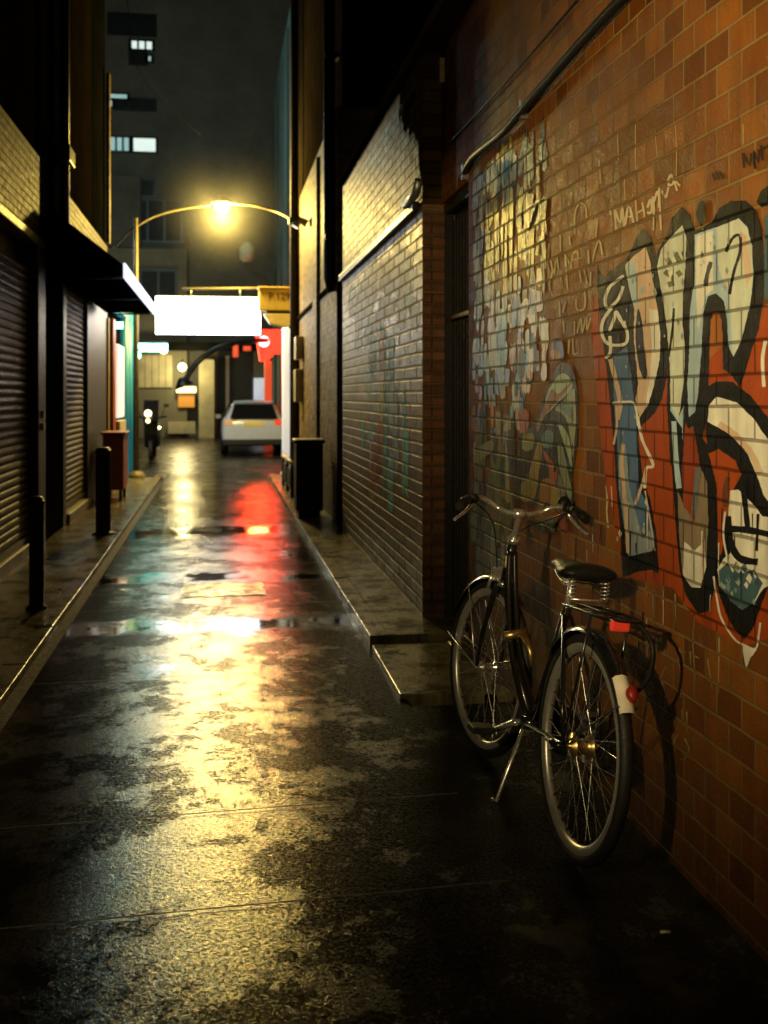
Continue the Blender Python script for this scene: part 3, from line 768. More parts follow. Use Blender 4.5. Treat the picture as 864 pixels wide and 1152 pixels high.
# left pole
lq = thing('arm_pole', 'slim ochre pole with a long arched arm on the left pavement corner', 'pole', P(153, 541, 18.2))
bq = Vector(lq.location); bq.z = .050; lq.location = bq
top = P(153, 252, 18.2)
MB().tube([bq, Vector((bq.x, bq.y, 2.6)), top + Vector((0, 0, .1))], [.05, .043, .034], 12).build('pole', M['olive_pole'], lq)
MB().tube(cr([P(128, 279, 18.2), P(140, 266, 18.2), P(153, 255, 18.2), P(175, 243, 18.25), P(205, 235, 18.3), P(236, 231, 18.3)], 6), .019, 8).build('arm', M['olive_pole'], lq)
m = MB().lathe([(.16, 0), (.16, .05), (.10, .10), (.06, .12)], 18, Matrix.Translation(bq)); m.build('base_plate', M['step'], lq)

# ------------------------------------------------------------------ illuminated sign and its bracket box
s0, s1 = P(176, 376, 19.0), P(293, 335, 19.0)
sg = thing('illuminated_sign', 'blank glowing white box sign hanging across the alley end', 'sign', ((s0.x+s1.x)/2, (s0.y+s1.y)/2, s0.z))
Msg = Matrix.Translation(Vector(((s0.x+s1.x)/2, (s0.y+s1.y)/2, (s0.z+s1.z)/2)))
W_, H2 = (s1.x-s0.x)/2, (s1.z-s0.z)/2
o = MB().box(-W_, W_, -.09, .09, -H2, H2, Msg).build('light_box', M['sign_white'], sg)
m = MB(); m.box(-W_, W_, -.07, .07, H2+.002, H2+.02, Msg)
m.build('top_rail', M['sign_edge'], sg)
MB().tube([P(205, 325, 19.0), P(330, 324, 19.0)], .022, 8).build('support_rod', M['olive_pole'], sg)
m = MB()
for px in (215, 270): m.tube([P(px, 325, 19.0), P(px, 336, 19.0)], .01, 6)
m.build('hanger', M['alu'], sg)
b0, b1 = P(291, 350, 18.7), P(333, 325, 18.7)
bxs = thing('bracket_box', 'ochre metal box with faint dark digits beside the white sign', 'box', ((b0.x+b1.x)/2, b0.y, b0.z))
MB().box(b0.x, MX-.002, b0.y-.12, b0.y+.2, b0.z, b1.z).build('housing', M['box_yellow'], bxs, bevel=.02)
MB().box(b0.x-.02, MX-.002, b0.y-.15, b0.y+.22, b1.z+.002, b1.z+.03).build('lid', M['box_yellow'], bxs, bevel=.008)
cu = bpy.data.curves.new('digits', 'FONT'); cu.body = 'P.129'; cu.size = .17; cu.extrude = .002; cu.align_x = 'CENTER'
cu.materials.append(M['ink'])
to_ = bpy.data.objects.new('font_tmp', cu); me_ = bpy.data.meshes.new_from_object(to_); bpy.data.objects.remove(to_)
to = bpy.data.objects.new('lettering', me_); C.objects.link(to); to.parent = bxs
to.rotation_euler = (R(90), 0, 0); to.location = (0.03, -.125, .20)
c0 = P(296, 368, 18.7); c1 = P(333, 353, 18.7)
m = MB(); m.prism([(c0.x, c1.z), (MX-.01, c1.z), (MX-.01, c0.z+.02), (c0.x+.35, c0.z), (c0.x+.12, c0.z+.05)], c0.y-.1, c0.y+.1, 'y')
m.build('bracket', M['lens_cream'], bxs, bevel=.015)
m = MB().box(c0.x+.05, MX-.01, c0.y-.05, c0.y+.1, c1.z+.002, b0.z-.002); m.build('neck', M['black_steel'], bxs)

# white column and railing at the right corner
wp = P(328, 520, 19.2)
wc = thing('white_column', 'pale blue white column at the right corner beyond the bin', 'column', (1.24, 19.6, -.1))
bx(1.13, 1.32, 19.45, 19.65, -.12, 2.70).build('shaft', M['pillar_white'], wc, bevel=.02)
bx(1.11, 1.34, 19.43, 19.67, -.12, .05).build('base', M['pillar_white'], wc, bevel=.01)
rl = thing('railing', 'short dark metal railing with pale rail beside the right kerb', 'railing', (.98, 15.5, .06))
for y in (14.6, 15.6, 16.6):
    MB().tube([(.98, y, .055), (.98, y, .55)], .028, 8).build('post', M['black_steel'], rl)
MB().tube([(.98, 14.5, .52), (.98, 16.7, .52)], .03, 8).build('rail', M['lens_cream'], rl)
bx(.97, .99, 14.65, 16.55, .16, .42).build('infill_panel', M['black_steel'], rl)

# black bin on the right pavement
bn = thing('litter_bin', 'square black litter bin on the right pavement against the wall', 'bin', (1.03, 12.3, .060))
MB().box(.86, 1.17, 12.15, 12.5, .13, .90).build('body', M['black_steel'], bn, bevel=.012)
MB().box(.84, 1.19, 12.13, 12.52, .902, .95).build('lid', M['black_steel'], bn, bevel=.012)
MB().box(.89, 1.14, 12.18, 12.47, .058, .129).build('base', M['black_steel'], bn)

# ================================================================== LEFT
LX = -1.65
lb = thing('shop_building', 'dark shop building with roller shutters and a lit brick band', 'building', (-1.65, 6, 0))
bx(-6, LX-.03, -4, 16.3, 3.68, 16).build('upper_wall', M['render_dark'], lb)
bx(-6, LX, -4, 10.25, 2.90, 3.66).build('brick_band', M['lband'], lb)
bx(-6, LX-.12, -4, 10.2, 2.62, 2.895).build('shutter_housing', M['pillar'], lb)
bx(-6, LX+.05, -4, 10.25, 2.80, 2.88).build('cornice', M['step'], lb, bevel=.01)
def shutter(y0, y1, z0, z1, x):
    m = MB(); z = z0; p = .068
    prof = []
    while z < z1:
        prof += [(x, z), (x+.014, z+.012), (x+.018, z+.032), (x+.012, z+.052), (x, z+.060)]; z += p
    vs = [(a, y, b) for y in (y0, y1) for a, b in prof]; n_ = len(prof)
    m.add(vs, [(i, i+1, n_+i+1, n_+i) for i in range(n_-1)], False)
    o_ = m.build('roller_shutter', M['shutter'], lb)
    MB().box(x-.01, x+.03, y0+.02, y1-.02, z0-.05, z0-.002).build('bottom_bar', M['black_steel'], o_)
    return o_
shutter(6.0, 9.88, .22, 2.60, LX-.05)
shutter(1.4, 5.9, .22, 2.60, LX-.05)
bx(-6, LX-.1, -4, 1.38, -.1, 2.6).build('wall', M['render_dark'], lb)
bx(LX-.25, LX-.02, 5.902, 5.998, -.1, 2.61).build('mullion', M['pillar'], lb)
bx(LX-.4, LX+.02, 1.4, 9.88, -.1, .16).build('shop_step', M['step'], lb, bevel=.012)
bx(-6, LX+.05, 9.90, 10.30, -.1, 2.79).build('pillar', M['pillar'], lb, bevel=.01)
bx(-6, LX, 10.302, 11.65, -.1, 16).build('pillar', M['render_dark'], lb)
bx(-6, LX+.02, 11.652, 11.9, -.1, 3.6).build('pillar', M['pillar'], lb, bevel=.01)
shutter(11.92, 13.9, .24, 2.66, LX-.06)
bx(LX-.4, LX+.05, 11.92, 13.9, -.1, .17).build('shop_step', M['step'], lb, bevel=.012)
bx(-6, LX, 13.92, 16.3, -.1, 2.70).build('pillar', M['pillar'], lb)
bx(-6, LX, 11.91, 16.3, 2.72, 3.66).build('brick_band', M['lband'], lb)
bx(-6, LX+.01, 11.66, 14.2, 3.67, 15.9).build('pilaster', M['render_brown'], lb)
m = MB(); m.tube([(LX+.08, 11.3, 2.8), (LX+.08, 11.3, 9.5)], .05, 10); m.build('downpipe', M['black_steel'], lb)
bx(LX+.02, LX+.16, 11.1, 11.5, 3.82, 3.98).build('hopper', M['black_steel'], lb, bevel=.01)
m = MB().tube([(LX+.06, 9.95, 1.28), (LX+.095, 9.95, 1.28)], .035, 12); kn = m.build('lock_plate', M['alu'], lb)
m = MB().cbox((LX+.075, 9.95, 1.17), (.04, .05, .07)); m.build('padlock', M['brass'], lb, bevel=.006)
bx(LX+.001, LX+.05, 16.12, 16.28, 3.7, 6.2).build('corner_trim', M['yel'], lb)

# awning
aw = thing('awning', 'black canvas awning with a pale front edge over the second shutter', 'awning', (-1.65, 12, 2.55))
AY0, AY1, AX = 10.45, 15.2, -.90
m = MB(); m.prism([(LX+.095, 2.60), (AX-.01, 2.60), (AX-.01, 2.70), (LX+.095, 3.20)], AY0, AY1, 'y')
m.build('canvas', M['awning'], aw)
bx(AX-.008, AX+.012, AY0-.02, AY1+.02, 2.575, 2.715).build('fascia', M['fascia'], aw)
m = MB()
for y in (AY0+.1, 12.8, AY1-.1): m.tube([(LX+.12, y, 2.57), (AX-.03, y, 2.585)], .014, 6)
m.build('stay', M['black_steel'], aw)

# bollards
def bollard(loc, h, r, label):
    b = thing('bollard', label, 'bollard', loc, 'black bollards on the left pavement')
    MB().lathe([(r, 0), (r, h-.05), (r*1.12, h-.05), (r*1.12, h-.03), (r*.98, h-.03), (r*.9, h-.008), (r*.5, h), (0, h+.002)], 22, Matrix.Translation(Vector(loc))).build('post', M['black_steel'], b)
    MB().lathe([(r*1.5, 0), (r*1.5, .012), (r*1.02, .03)], 22, Matrix.Translation(Vector(loc))).build('base', M['black_steel'], b)
    return b
p1 = P(41, 680, 7.0); p2 = P(116, 598, 10.75)
bollard((p1.x, p1.y, .050), .74, .047, 'slim black bollard before the near roller shutter, closest to the camera')
bollard((p2.x, p2.y, .050), .88, .075, 'thicker taller black bollard under the awning beside the second shutter')

# rust red cabinet on legs
q = P(131, 562, 14.2)
cbn = thing('cabinet', 'rust red street cabinet on short legs by the left wall', 'cabinet', (q.x, q.y, .052))
MB().box(q.x-.17, q.x+.10, q.y-.1, q.y+.55, .20, .93).build('body', M['bin_red'], cbn, bevel=.012)
MB().box(q.x-.19, q.x+.13, q.y-.13, q.y+.58, .932, .965).build('lid', M['bin_red'], cbn, bevel=.006)
for sx in (-.13, .06):
    for sy in (-.06, .50): MB().box(q.x+sx-.02, q.x+sx+.02, q.y+sy-.02, q.y+sy+.02, .050, .199).build('leg', M['black_steel'], cbn)

# far left shop
ls = thing('shopfront', 'small shop with turquoise columns and a tall lit panel', 'shop', (-1.65, 18.3, 0))
bx(-6, LX-.02, 16.32, 20.4, -.2, 3.3).build('wall', M['render_dark'], ls)
bx(LX-.02, LX+.08, 16.4, 16.75, .0, 2.6).build('pier', M['bin_red'], ls)
bx(LX-.01, LX+.03, 16.20, 16.38, .0, 2.6).build('trim', M['box_yellow'], ls)
bx(LX-.01, LX+.10, 17.0, 18.0, 1.1, 2.25).build('lit_panel', M['panel_light'], ls, bevel=.02)
bx(LX-.01, LX+.12, 17.0, 18.1, .2, 1.05).build('plinth', M['lens_cream'], ls)
for y in (18.3, 19.1, 19.9):
    MB().tube([(LX+.08, y, .0), (LX+.08, y, 2.9)], .07, 12).build('column', M['teal_frame'], ls)
bx(LX, LX+.12, 16.8, 20.3, 2.75, 3.0).build('fascia', M['teal_frame'], ls)
bx(-6, LX-.3, 16.3, 20.35, 3.31, 3.4).build('roof', M['render_dark'], ls)
for k, (px, py, d, w, h, lab) in enumerate(((147, 399, 19.5, .34, .13, 'short cyan strip light on the turquoise shop, lower one'), (170, 391, 20.6, .62, .15, 'long cyan strip light jutting out from the turquoise shop'), (131, 366, 17.4, .20, .10, 'small cyan light under the awning end by the red pier'))):
    c = P(px, py, d)
    cl = thing('strip_light', lab, 'light', c, 'cyan lights on the small shop')
    MB().tube([c + Vector((-w/2, 0, 0)), c + Vector((w/2, 0, 0))], h/2, 12).build('tube', M['cyan'], cl)
    MB().box(c.x-w/2, c.x+w/2, c.y-.02, c.y+.02, c.z+h/2+.003, c.z+h/2+.04).build('housing', M['black_steel'], cl)
    MB().tube([c + Vector((-w/2+.03, .02, h/2+.03)), Vector((LX-.01, c.y+.02, c.z+h/2+.05))], .014, 6).build('bracket', M['black_steel'], cl)

# overhead wires
ow = thing('overhead_wire', 'thin pale wire slanting down across the dark far facade', 'wire', P(160, 85, 15))
MB().tube(cr([P(138, -40, 13.5), P(146, 25, 14), P(152, 70, 14.5), P(180, 112, 15.5), P(226, 152, 17.5)], 6), .004, 6).build('strand', M['render_brown'], ow)

# ================================================================== STREET BEYOND
FY = 41.0
fb = thing('far_building', 'dark office block closing the street with a few lit windows', 'building', (-4, FY, -.12))
bx(-16, 3.0, FY, FY+14, 5.0, 34).build('wall', M['far_wall'], fb)
bx(-16, -1.2, FY-.6, FY+14, -.12, 6.9).build('lower_wall', M['far_wall2'], fb)
bx(-1.19, 3.0, FY, FY+14, -.12, 4.99).build('lower_wall', M['far_wall'], fb)
bx(-16, -2.9, FY-.5, FY-.01, 6.95, 9.6).build('parapet', M['far_wall'], fb)
def fwin(px0, py0, px1, py1, mat, d=41.2, name='window', bars=1):
    a = P(px0, py1, d); b = P(px1, py0, d)
    y = FY - .05 if b.z > 7 else FY - .66
    fr = MB(); fr.box(a.x-.08, b.x+.08, y, y+.045, a.z-.08, b.z+.08)
    f_ = fr.build(name, M['black_steel'], fb)
    g_ = MB(); n_ = bars
    for i in range(n_):
        w = (b.x-a.x)/n_
        g_.box(a.x+i*w+.04, a.x+(i+1)*w-.04, y-.03, y-.004, a.z, b.z)
    g_.build('pane', mat, f_)
    return f_
fwin(127, 164, 149, 178, M['win_cold2'], bars=3)
fwin(152, 164, 178, 178, M['win_cold'], bars=1)
fwin(126, 117, 147, 121, M['win_cold2'], bars=1)
fwin(126, 124, 131, 130, M['win_cold2'], bars=1)
fwin(150, 58, 174, 66, M['win_cold'], bars=3)
fwin(168, 74, 173, 79, M['win_cold2'], bars=1)
for (a, b_, c_, d_) in ((134, 122, 176, 132), (150, 68, 166, 82), (127, 30, 176, 50), (127, 210, 176, 226)):
    fwin(a, b_, c_, d_, M['win_dark'], bars=3)
fwin(162, 311, 200, 345, M['win_dark'], bars=2)
fwin(150, 232, 205, 275, M['win_dark'], bars=3)
fwin(126, 330, 150, 352, M['win_dark'], bars=2)
# ground floor of the far building
a, b = P(157, 436, 40), P(195, 400, 40)
m = MB()
for i in range(5):
    w = (b.x-a.x)/5; m.box(a.x+i*w, a.x+(i+1)*w-.02, FY-.72, FY-.61, a.z, b.z)
m.build('shop_panel', M['far_cream'], fb)
a, b = P(199, 442, 40), P(221, 435, 40); bx(a.x, b.x, FY-.95, FY-.61, a.z, b.z).build('canopy_light', M['far_glowband'], fb, bevel=.02)
a, b = P(201, 458, 40), P(219, 444, 40); bx(a.x, b.x, FY-.75, FY-.61, a.z, b.z).build('panel', M['far_orange'], fb)
a, b = P(190, 484, 40), P(220, 474, 40); bx(a.x, b.x, FY-1.0, FY-.61, a.z-.1, b.z).build('counter', M['far_cream'], fb)
a, b = P(224, 492, 40), P(241, 405, 40); bx(a.x, b.x, FY-.9, FY-.61, -.12, b.z).build('column', M['far_cream'], fb)
a, b = P(155, 395, 40), P(300, 386, 40); bx(a.x, b.x, FY-1.1, FY-.61, a.z, b.z).build('canopy', M['render_dark'], fb)
a, b = P(286, 460, 40), P(298, 425, 40); bx(a.x, b.x, FY-.2, FY-.01, a.z, b.z).build('panel', M['pillar_white'], fb)
a, b = P(245, 485, 40), P(284, 392, 40); bx(a.x, b.x, FY-.06, FY-.005, -.1, b.z).build('doorway', M['win_dark'], fb)
a, b = P(254, 470, 40), P(258, 400, 40); bx(a.x, b.x, FY-.14, FY-.07, a.z, b.z).build('door_post', M['lens_cream'], fb)
for k, (px, py, r, lab) in enumerate(((205, 413, .17, 'round amber lamp on the far shopfront above the lit canopy'), (184, 394, .15, 'small round amber lamp under the dark canopy left of the sign'))):
    c = P(px, py, 39.4)
    gl = thing('globe_lamp', lab, 'lamp', c, 'amber globe lamps on the far shopfront')
    MB().lathe([(0.001, -r), (r*.7, -r*.7), (r, 0), (r*.7, r*.7), (.001, r)], 14, Matrix.Translation(c)).build('globe', M['amber'], gl)
    MB().tube([c + Vector((0, 0, r)), c + Vector((0, .3, r+.12)), c + Vector((0, .85, r+.12))], .025, 6).build('bracket', M['black_steel'], gl)
c = P(278, 283, 36)
wl = thing('wall_lantern', 'pale unlit lantern box high on the dark far wall', 'lantern', c)
MB().lathe([(.10, -.35), (.24, -.28), (.26, .1), (.16, .28), (.03, .34)], 12, Matrix.Translation(c)).build('housing', M['lens_cream'], wl)
MB().tube([c + Vector((0, .1, .2)), c + Vector((0, 5.2, .2))], .04, 6).build('bracket', M['black_steel'], wl)

# teal building, right side of the street
tb = thing('teal_building', 'tall teal rendered building on the right beyond the sign', 'building', (2.0, 34, -.12))
bx(2.0, 14, 28.6, 40.98, -.12, 12.2).build('wall', M['far_teal'], tb)
bx(1.96, 14.05, 28.55, 41.0, 12.201, 12.4).build('cornice', M['far_teal'], tb)
m = MB()
for y in (31, 34.5, 38): m.box(1.93, 1.998, y, y+.25, -.1, 12.1)
m.build('pilaster', M['far_wall'], tb)

# red shop canopy portal
q0, q1 = P(287, 371, 33.4), P(323, 371, 33.4)
rk = thing('red_portal', 'glowing red shop portal with a round white light, beside the car', 'shop portal', ((q0.x+q1.x)/2, q0.y, -.12))
zt = P(300, 371, 33.4).z; zb = P(300, 406, 33.4).z; zc_ = P(300, 397, 33.4).z
xr = q1.x; xl = q0.x
m = MB(); m.prism([(xl, zt), (xr, zt), (xr, zc_), (xl+.62, zc_), (xl+.40, zb), (xl+.16, zb)], q0.y-.15, q0.y+.55, 'y')
fa = m.build('fascia', M['red'], rk)
bx(xr-.14, xr, q0.y-.15, q0.y+.5, -.12, zc_-.002).build('leg', M['red_leg'], rk)
bx(xl+.30, xl+.52, q0.y-.05, q0.y+.4, -.12, zb-.002).build('leg', M['red_leg'], rk)
cc = P(297, 384, 33.2)
m = MB().lathe([(.0, .03), (.16, .03), (.17, .0)], 20, Matrix.Translation(Vector((cc.x, q0.y-.155, cc.z))) @ Matrix.Rotation(R(90), 4, 'X'))
m.build('round_light', M['round_white'], fa)
# gooseneck lamp with arched arm
gn = thing('gooseneck_lamp', 'dark arched gooseneck lamp reaching left over the street', 'lamp', P(284, 384, 29.0))
gp = cr([P(300, 383, 33.3), P(290, 383, 31.0), P(280, 384, 29.4), P(262, 387, 28.8), P(244, 392, 28.6), P(226, 404, 28.4), P(214, 418, 28.4), P(208, 430, 28.4)], 6)
MB().tube(gp, .075, 10).build('arm', M['black_steel'], gn)
h0 = P(206, 431, 28.4)
MB().lathe([(.05, .16), (.11, .12), (.26, -.08), (.25, -.10)], 16, Matrix.Translation(h0) @ Matrix.Rotation(R(-20), 4, 'Y')).build('shade', M['black_steel'], gn)
for k, (px, py, w, h, lab) in enumerate(((265, 394, .16, .34, 'larger red blade sign hanging under the arched lamp arm'), (278, 391, .22, .14, 'smaller red sign between the arched arm and red portal'))):
    c = P(px, py+1, 28.8)
    rs = thing('blade_sign', lab, 'sign', c, 'small red signs under the arched lamp')
    MB().cbox(c, (w, .06, h), None).build('panel', M['red_leg'], rs, bevel=.03)
    MB().tube([c + Vector((0, 0, h/2)), c + Vector((.02, 0, h/2+.12))], .014, 6).build('hanger', M['black_steel'], rs)

# ------------------------------------------------------------------ parked car
cq = P(286, 511, 28.3)
car = thing('parked_car', 'pale silver hatchback parked with its tail towards the alley', 'car', (cq.x-.02, 28.2, -.118))
def loft(st, n_):
    mm = MB(); vs = []; 
    for y, half in st:
        full = [(x, z) for x, z in half] + [(-x, z) for x, z in reversed(half)]
        vs += [(x, y, z) for x, z in full]
    k_ = 2*n_
    fs = []
    for j in range(len(st)-1):
        for i in range(k_-1): fs.append((j*k_+i, j*k_+i+1, (j+1)*k_+i+1, (j+1)*k_+i))
        fs.append((j*k_+k_-1, j*k_, (j+1)*k_, (j+1)*k_+k_-1))
    fs.append(tuple(range(k_))[::-1]); b_ = (len(st)-1)*k_; fs.append(tuple(range(b_, b_+k_)))
    mm.add(vs, fs, True); return mm
def sec(w, zb_, zs, wt, zt_):
    return [(w*.86, zb_), (w*.98, zb_+.12), (w, zb_+.30), (w*.985, zs-.06), (w*.93, zs), (wt*1.02, zs+(zt_-zs)*.55), (wt*.92, zt_-.05), (wt*.62, zt_), (wt*.2, zt_+.012)]
stn = [(0.0, sec(.74, .34, .78, .60, .84)), (.05, sec(.81, .25, .92, .68, 1.02)), (.16, sec(.83, .23, .95, .66, 1.22)), (.45, sec(.845, .22, .95, .61, 1.41)), (1.2, sec(.85, .22, .94, .60, 1.45)), (2.0, sec(.85, .22, .93, .59, 1.42)), (2.65, sec(.85, .22, .93, .62, 1.10)), (2.95, sec(.84, .22, .90, .68, .98)), (3.6, sec(.80, .24, .80, .66, .88)), (3.85, sec(.70, .34, .66, .56, .72))]
CM = lambda o_: setattr(o_, 'parent', car)
loft(stn, 9).build('body', M['car'], car, local=True, subsurf=2)
def cpart(m_, nm, mat, par=None, **k_): return m_.build(nm, mat, par or car, local=True, **k_)
m = MB(); m.add([(-.60, .010, .97), (.60, .010, .97), (.66, .02, .99), (.555, .33, 1.36), (-.555, .33, 1.36), (-.66, .02, .99)], [(0, 1, 2, 3, 4, 5)])
m2 = MB(); m2.prism([(-.62, .965), (.62, .965), (.50, 1.345), (-.50, 1.345)], 0, .02, 'y')
for vtx in m2.v: vtx.y = -.045 + (vtx.z-.965)*.72 + (vtx.y-.02)
cpart(m2, 'rear_window', M['car_glass'], bevel=.01)
for sx in (-1, 1):
    m = MB(); m.prism([(.55, .98), (2.35, .97), (1.9, 1.33), (.75, 1.35)], -.01, .012, 'x')
    for vtx in m.v: vtx.x = sx*(.80 - (vtx.z-.97)*.46 + vtx.x)
    cpart(m, 'side_window', M['car_glass'])
    m = MB(); m.cbox((sx*.66, .035, .86), (.22, .10, .15)); cpart(m, 'tail_light', M['tail'] if sx > 0 else M['tail_o'], bevel=.03)
    m = MB(); m.cbox((sx*.93, 2.3, .98), (.17, .10, .12)); cpart(m, 'mirror', M['car'], bevel=.03)
    for yy in (.72, 3.1):
        Mw = Matrix.Translation(Vector((sx*.76, yy, .30))) @ Matrix.Rotation(R(90), 4, 'Y')
        w_ = cpart(MB().lathe([(.17, -.10), (.27, -.10), (.30, -.07), (.30, .07), (.27, .10), (.17, .10)], 24, Mw), 'wheel', M['rubber'])
        MB().lathe([(0, .08*sx), (.10, .09*sx), (.17, .085*sx), (.175, .04*sx)], 16, Mw).build('rim', M['alu'], w_, local=True)
cpart(MB().box(-.80, .80, -.05, .10, .26, .42), 'bumper', M['black_steel'], bevel=.03)
cpart(MB().box(-.25, .25, -.022, -.002, .76, .87), 'number_plate', M['plate'], bevel=.004)
cpart(MB().box(-.52, .52, .26, .44, 1.395, 1.425), 'spoiler', M['car'], bevel=.012)

# ------------------------------------------------------------------ scooter, facing the alley
sq = P(172, 515, 26.5)
sc = thing('scooter', 'dark parked scooter with a lit headlamp across the street', 'scooter', (sq.x, 26.3, -.12))
sp = lambda m_, nm, mat, par=None, **k_: m_.build(nm, mat, par or sc, local=True, **k_)
for yy in (0., 1.25):
    Mw = Matrix.Translation(Vector((0, yy, .25))) @ Matrix.Rotation(R(90), 4, 'Y')
    w_ = sp(MB().lathe([(.13, -.05), (.23, -.05), (.25, 0), (.23, .05), (.13, .05)], 20, Mw), 'wheel', M['rubber'])
    MB().lathe([(0, -.03), (.13, -.03), (.13, .03), (0, .03)], 14, Mw).build('rim', M['alu'], w_, local=True)
sp(MB().prism([(.05, .62), (.22, .30), (.72, .26), (.80, .50), (1.5, .62), (1.45, .78), (.82, .74), (.70, .36), (.32, .40), (.14, 1.02), (.0, 1.0)], -.17, .17, 'x'), 'body', M['gloss_black'], bevel=.05)
sp(MB().box(-.14, .14, .80, 1.45, .79, .87), 'seat', M['vinyl'], bevel=.035)
sp(MB().tube([(-.36, .10, 1.06), (-.1, .05, 1.02), (.1, .05, 1.02), (.36, .10, 1.06)], .022, 8), 'handlebar', M['black_steel'])
sp(MB().prism([(-.12, .95), (.10, .95), (.20, 1.45), (.16, 1.46)], -.18, .18, 'x'), 'windscreen', M['car_glass'])
for (x, z, r) in ((-.06, 1.14, .085), (-.06, .96, .05)):
    sp(MB().lathe([(0, .03), (r*.8, .025), (r, 0)], 14, Matrix.Translation(Vector((x, -.135, z))) @ Matrix.Rotation(R(90), 4, 'X')), 'headlamp', M['amber'])
for sx in (-1, 1):
    sp(MB().tube([(sx*.25, .08, 1.06), (sx*.34, .06, 1.3)], .01, 6), 'mirror_stalk', M['black_steel'])
    sp(MB().cbox((sx*.36, .06, 1.33), (.13, .03, .08)), 'mirror', M['black_steel'], bevel=.012)

# ================================================================== BICYCLE
RA = Vector((0, 0, .345)); WB = 1.01; FA = Vector((0, WB, .340))
bike = thing('bicycle', 'black step-through city bicycle leaning on the graffiti covered brick wall', 'bicycle', (1.082, 3.20, .010))
bike.rotation_euler = (0, R(6.0), R(2.3))
bp = lambda m_, nm, mat, par=None, **k_: m_.build(nm, mat, par or bike, local=True, **k_)
def wheel(name, ctr, yaw, hubr):
    w_ = bpy.data.objects.new(name, None); C.objects.link(w_); w_.parent = bike; w_.location = ctr; w_.rotation_euler = (0, 0, yaw)
    w_.empty_display_size = .05
    n_ = 64
    ring = lambda r, x=0: [(x, r*math.cos(2*math.pi*i/n_), r*math.sin(2*math.pi*i/n_)) for i in range(n_)]
    RX = Matrix.Rotation(R(90), 4, 'Y')
    MB().lathe([(.312, -.013), (.322, -.018), (.335, -.019), (.344, -.012), (.347, 0), (.344, .012), (.335, .019), (.322, .018), (.312, .013)], n_, RX).build('tyre', M['rubber'], w_, local=True)
    MB().lathe([(.317, -.015), (.310, -.0165), (.296, -.0145), (.288, -.009), (.287, 0), (.288, .009), (.296, .0145), (.310, .0165), (.317, .015)], n_, RX).build('rim', M['rim'], w_, local=True)
    m_ = MB()
    for i in range(36):
        s_ = 1 if i % 2 else -1
        a_ = 2*math.pi*i/36; off = (.55 if (i//2) % 2 else -.55)
        hub = Vector((s_*.028, hubr*math.cos(a_+off), hubr*math.sin(a_+off)))
        rim_ = Vector((0, .289*math.cos(a_), .289*math.sin(a_)))
        m_.tube([hub, rim_], .0009, 5, caps=False)
    m_.build('spokes', M['chrome'], w_, local=True)
    # spoke nipples and rim holes
    m_ = MB()
    for i in range(36):
        a_ = 2*math.pi*i/36
        d_ = Vector((0, math.cos(a_), math.sin(a_)))
        m_.tube([d_*.287, d_*.272], .0028, 6)
    m_.build('nipples', M['black_steel'], w_, local=True)
    MB().lathe([(.006, -.06), (.010, -.05), (.010, -.04), (hubr+.006, -.031), (hubr+.006, -.026), (hubr*.72, -.022), (hubr*.72, .022), (hubr+.006, .026), (hubr+.006, .031), (.010, .04), (.010, .05), (.006, .06)], 20, RX).build('hub', M['brass'] if hubr > .025 else M['chrome'], w_, local=True)
    return w_
FYAW = R(9)
wheel('rear_wheel', RA, 0, .034); wheel('front_wheel', FA, FYAW, .018)
# frame
HB = Vector((0, .915, .700)); HT_ = Vector((0, .850, .880)); BBp = Vector((0, .44, .285)); SCl = Vector((0, .225, .74))
ax = (HT_-HB).normalized()
fr = MB()
fr.tube([HB, HT_], .019, 14)
fr.tube([BBp, SCl], .0155, 12)
for s_ in (-1, 1):
    fr.tube(cr([HT_ - ax*.05 + Vector((s_*.010, -.012, 0)), Vector((s_*.014, .80, .66)), Vector((s_*.016, .69, .46)), Vector((s_*.02, .52, .335)), BBp + Vector((s_*.02, .02, .02))], 6), .0115, 10)
    fr.tube([BBp + Vector((s_*.03, -.02, 0)), RA + Vector((s_*.062, .02, 0)), RA + Vector((s_*.064, -.015, 0))], .009, 8)
    fr.tube([SCl + Vector((s_*.012, 0, -.03)), RA + Vector((s_*.06, .04, .12)), RA + Vector((s_*.062, 0, .012))], .0075, 8)
fr.tube([BBp + Vector((-.038, 0, 0)), BBp + Vector((.038, 0, 0))], .023, 14)
fr.tube([HB + ax*.03, cr([HB, BBp], 2)[1] + Vector((0, .05, -.03)), BBp + Vector((0, .03, .01))], .015, 10)
bp(fr, 'frame', M['gloss_black'])
lug = MB(); lug.tube([HT_ - ax*.012, HT_ + ax*.010], .025, 14); lug.tube([HB - ax*.012, HB + ax*.008], .024, 14); bp(lug, 'headset', M['chrome'])
bd = MB(); bd.cbox((0, .863, .79), (.05, .012, .05)); bp(bd, 'head_badge', M['brass'], bevel=.006)
# brass shackle lock around the down tubes
lk = MB(); c_ = Vector((0, .725, .535))
lk.tube([c_ + Vector((-.045, 0, -.01)), c_ + Vector((.045, 0, .012))], .018, 12); lk.tube([c_ + Vector((.03, -.01, 0)), c_ + Vector((.05, -.05, -.05)), c_ + Vector((.055, -.07, -.10))], [.017, .014, .008], 10)
bp(lk, 'shackle_lock', M['brass'])
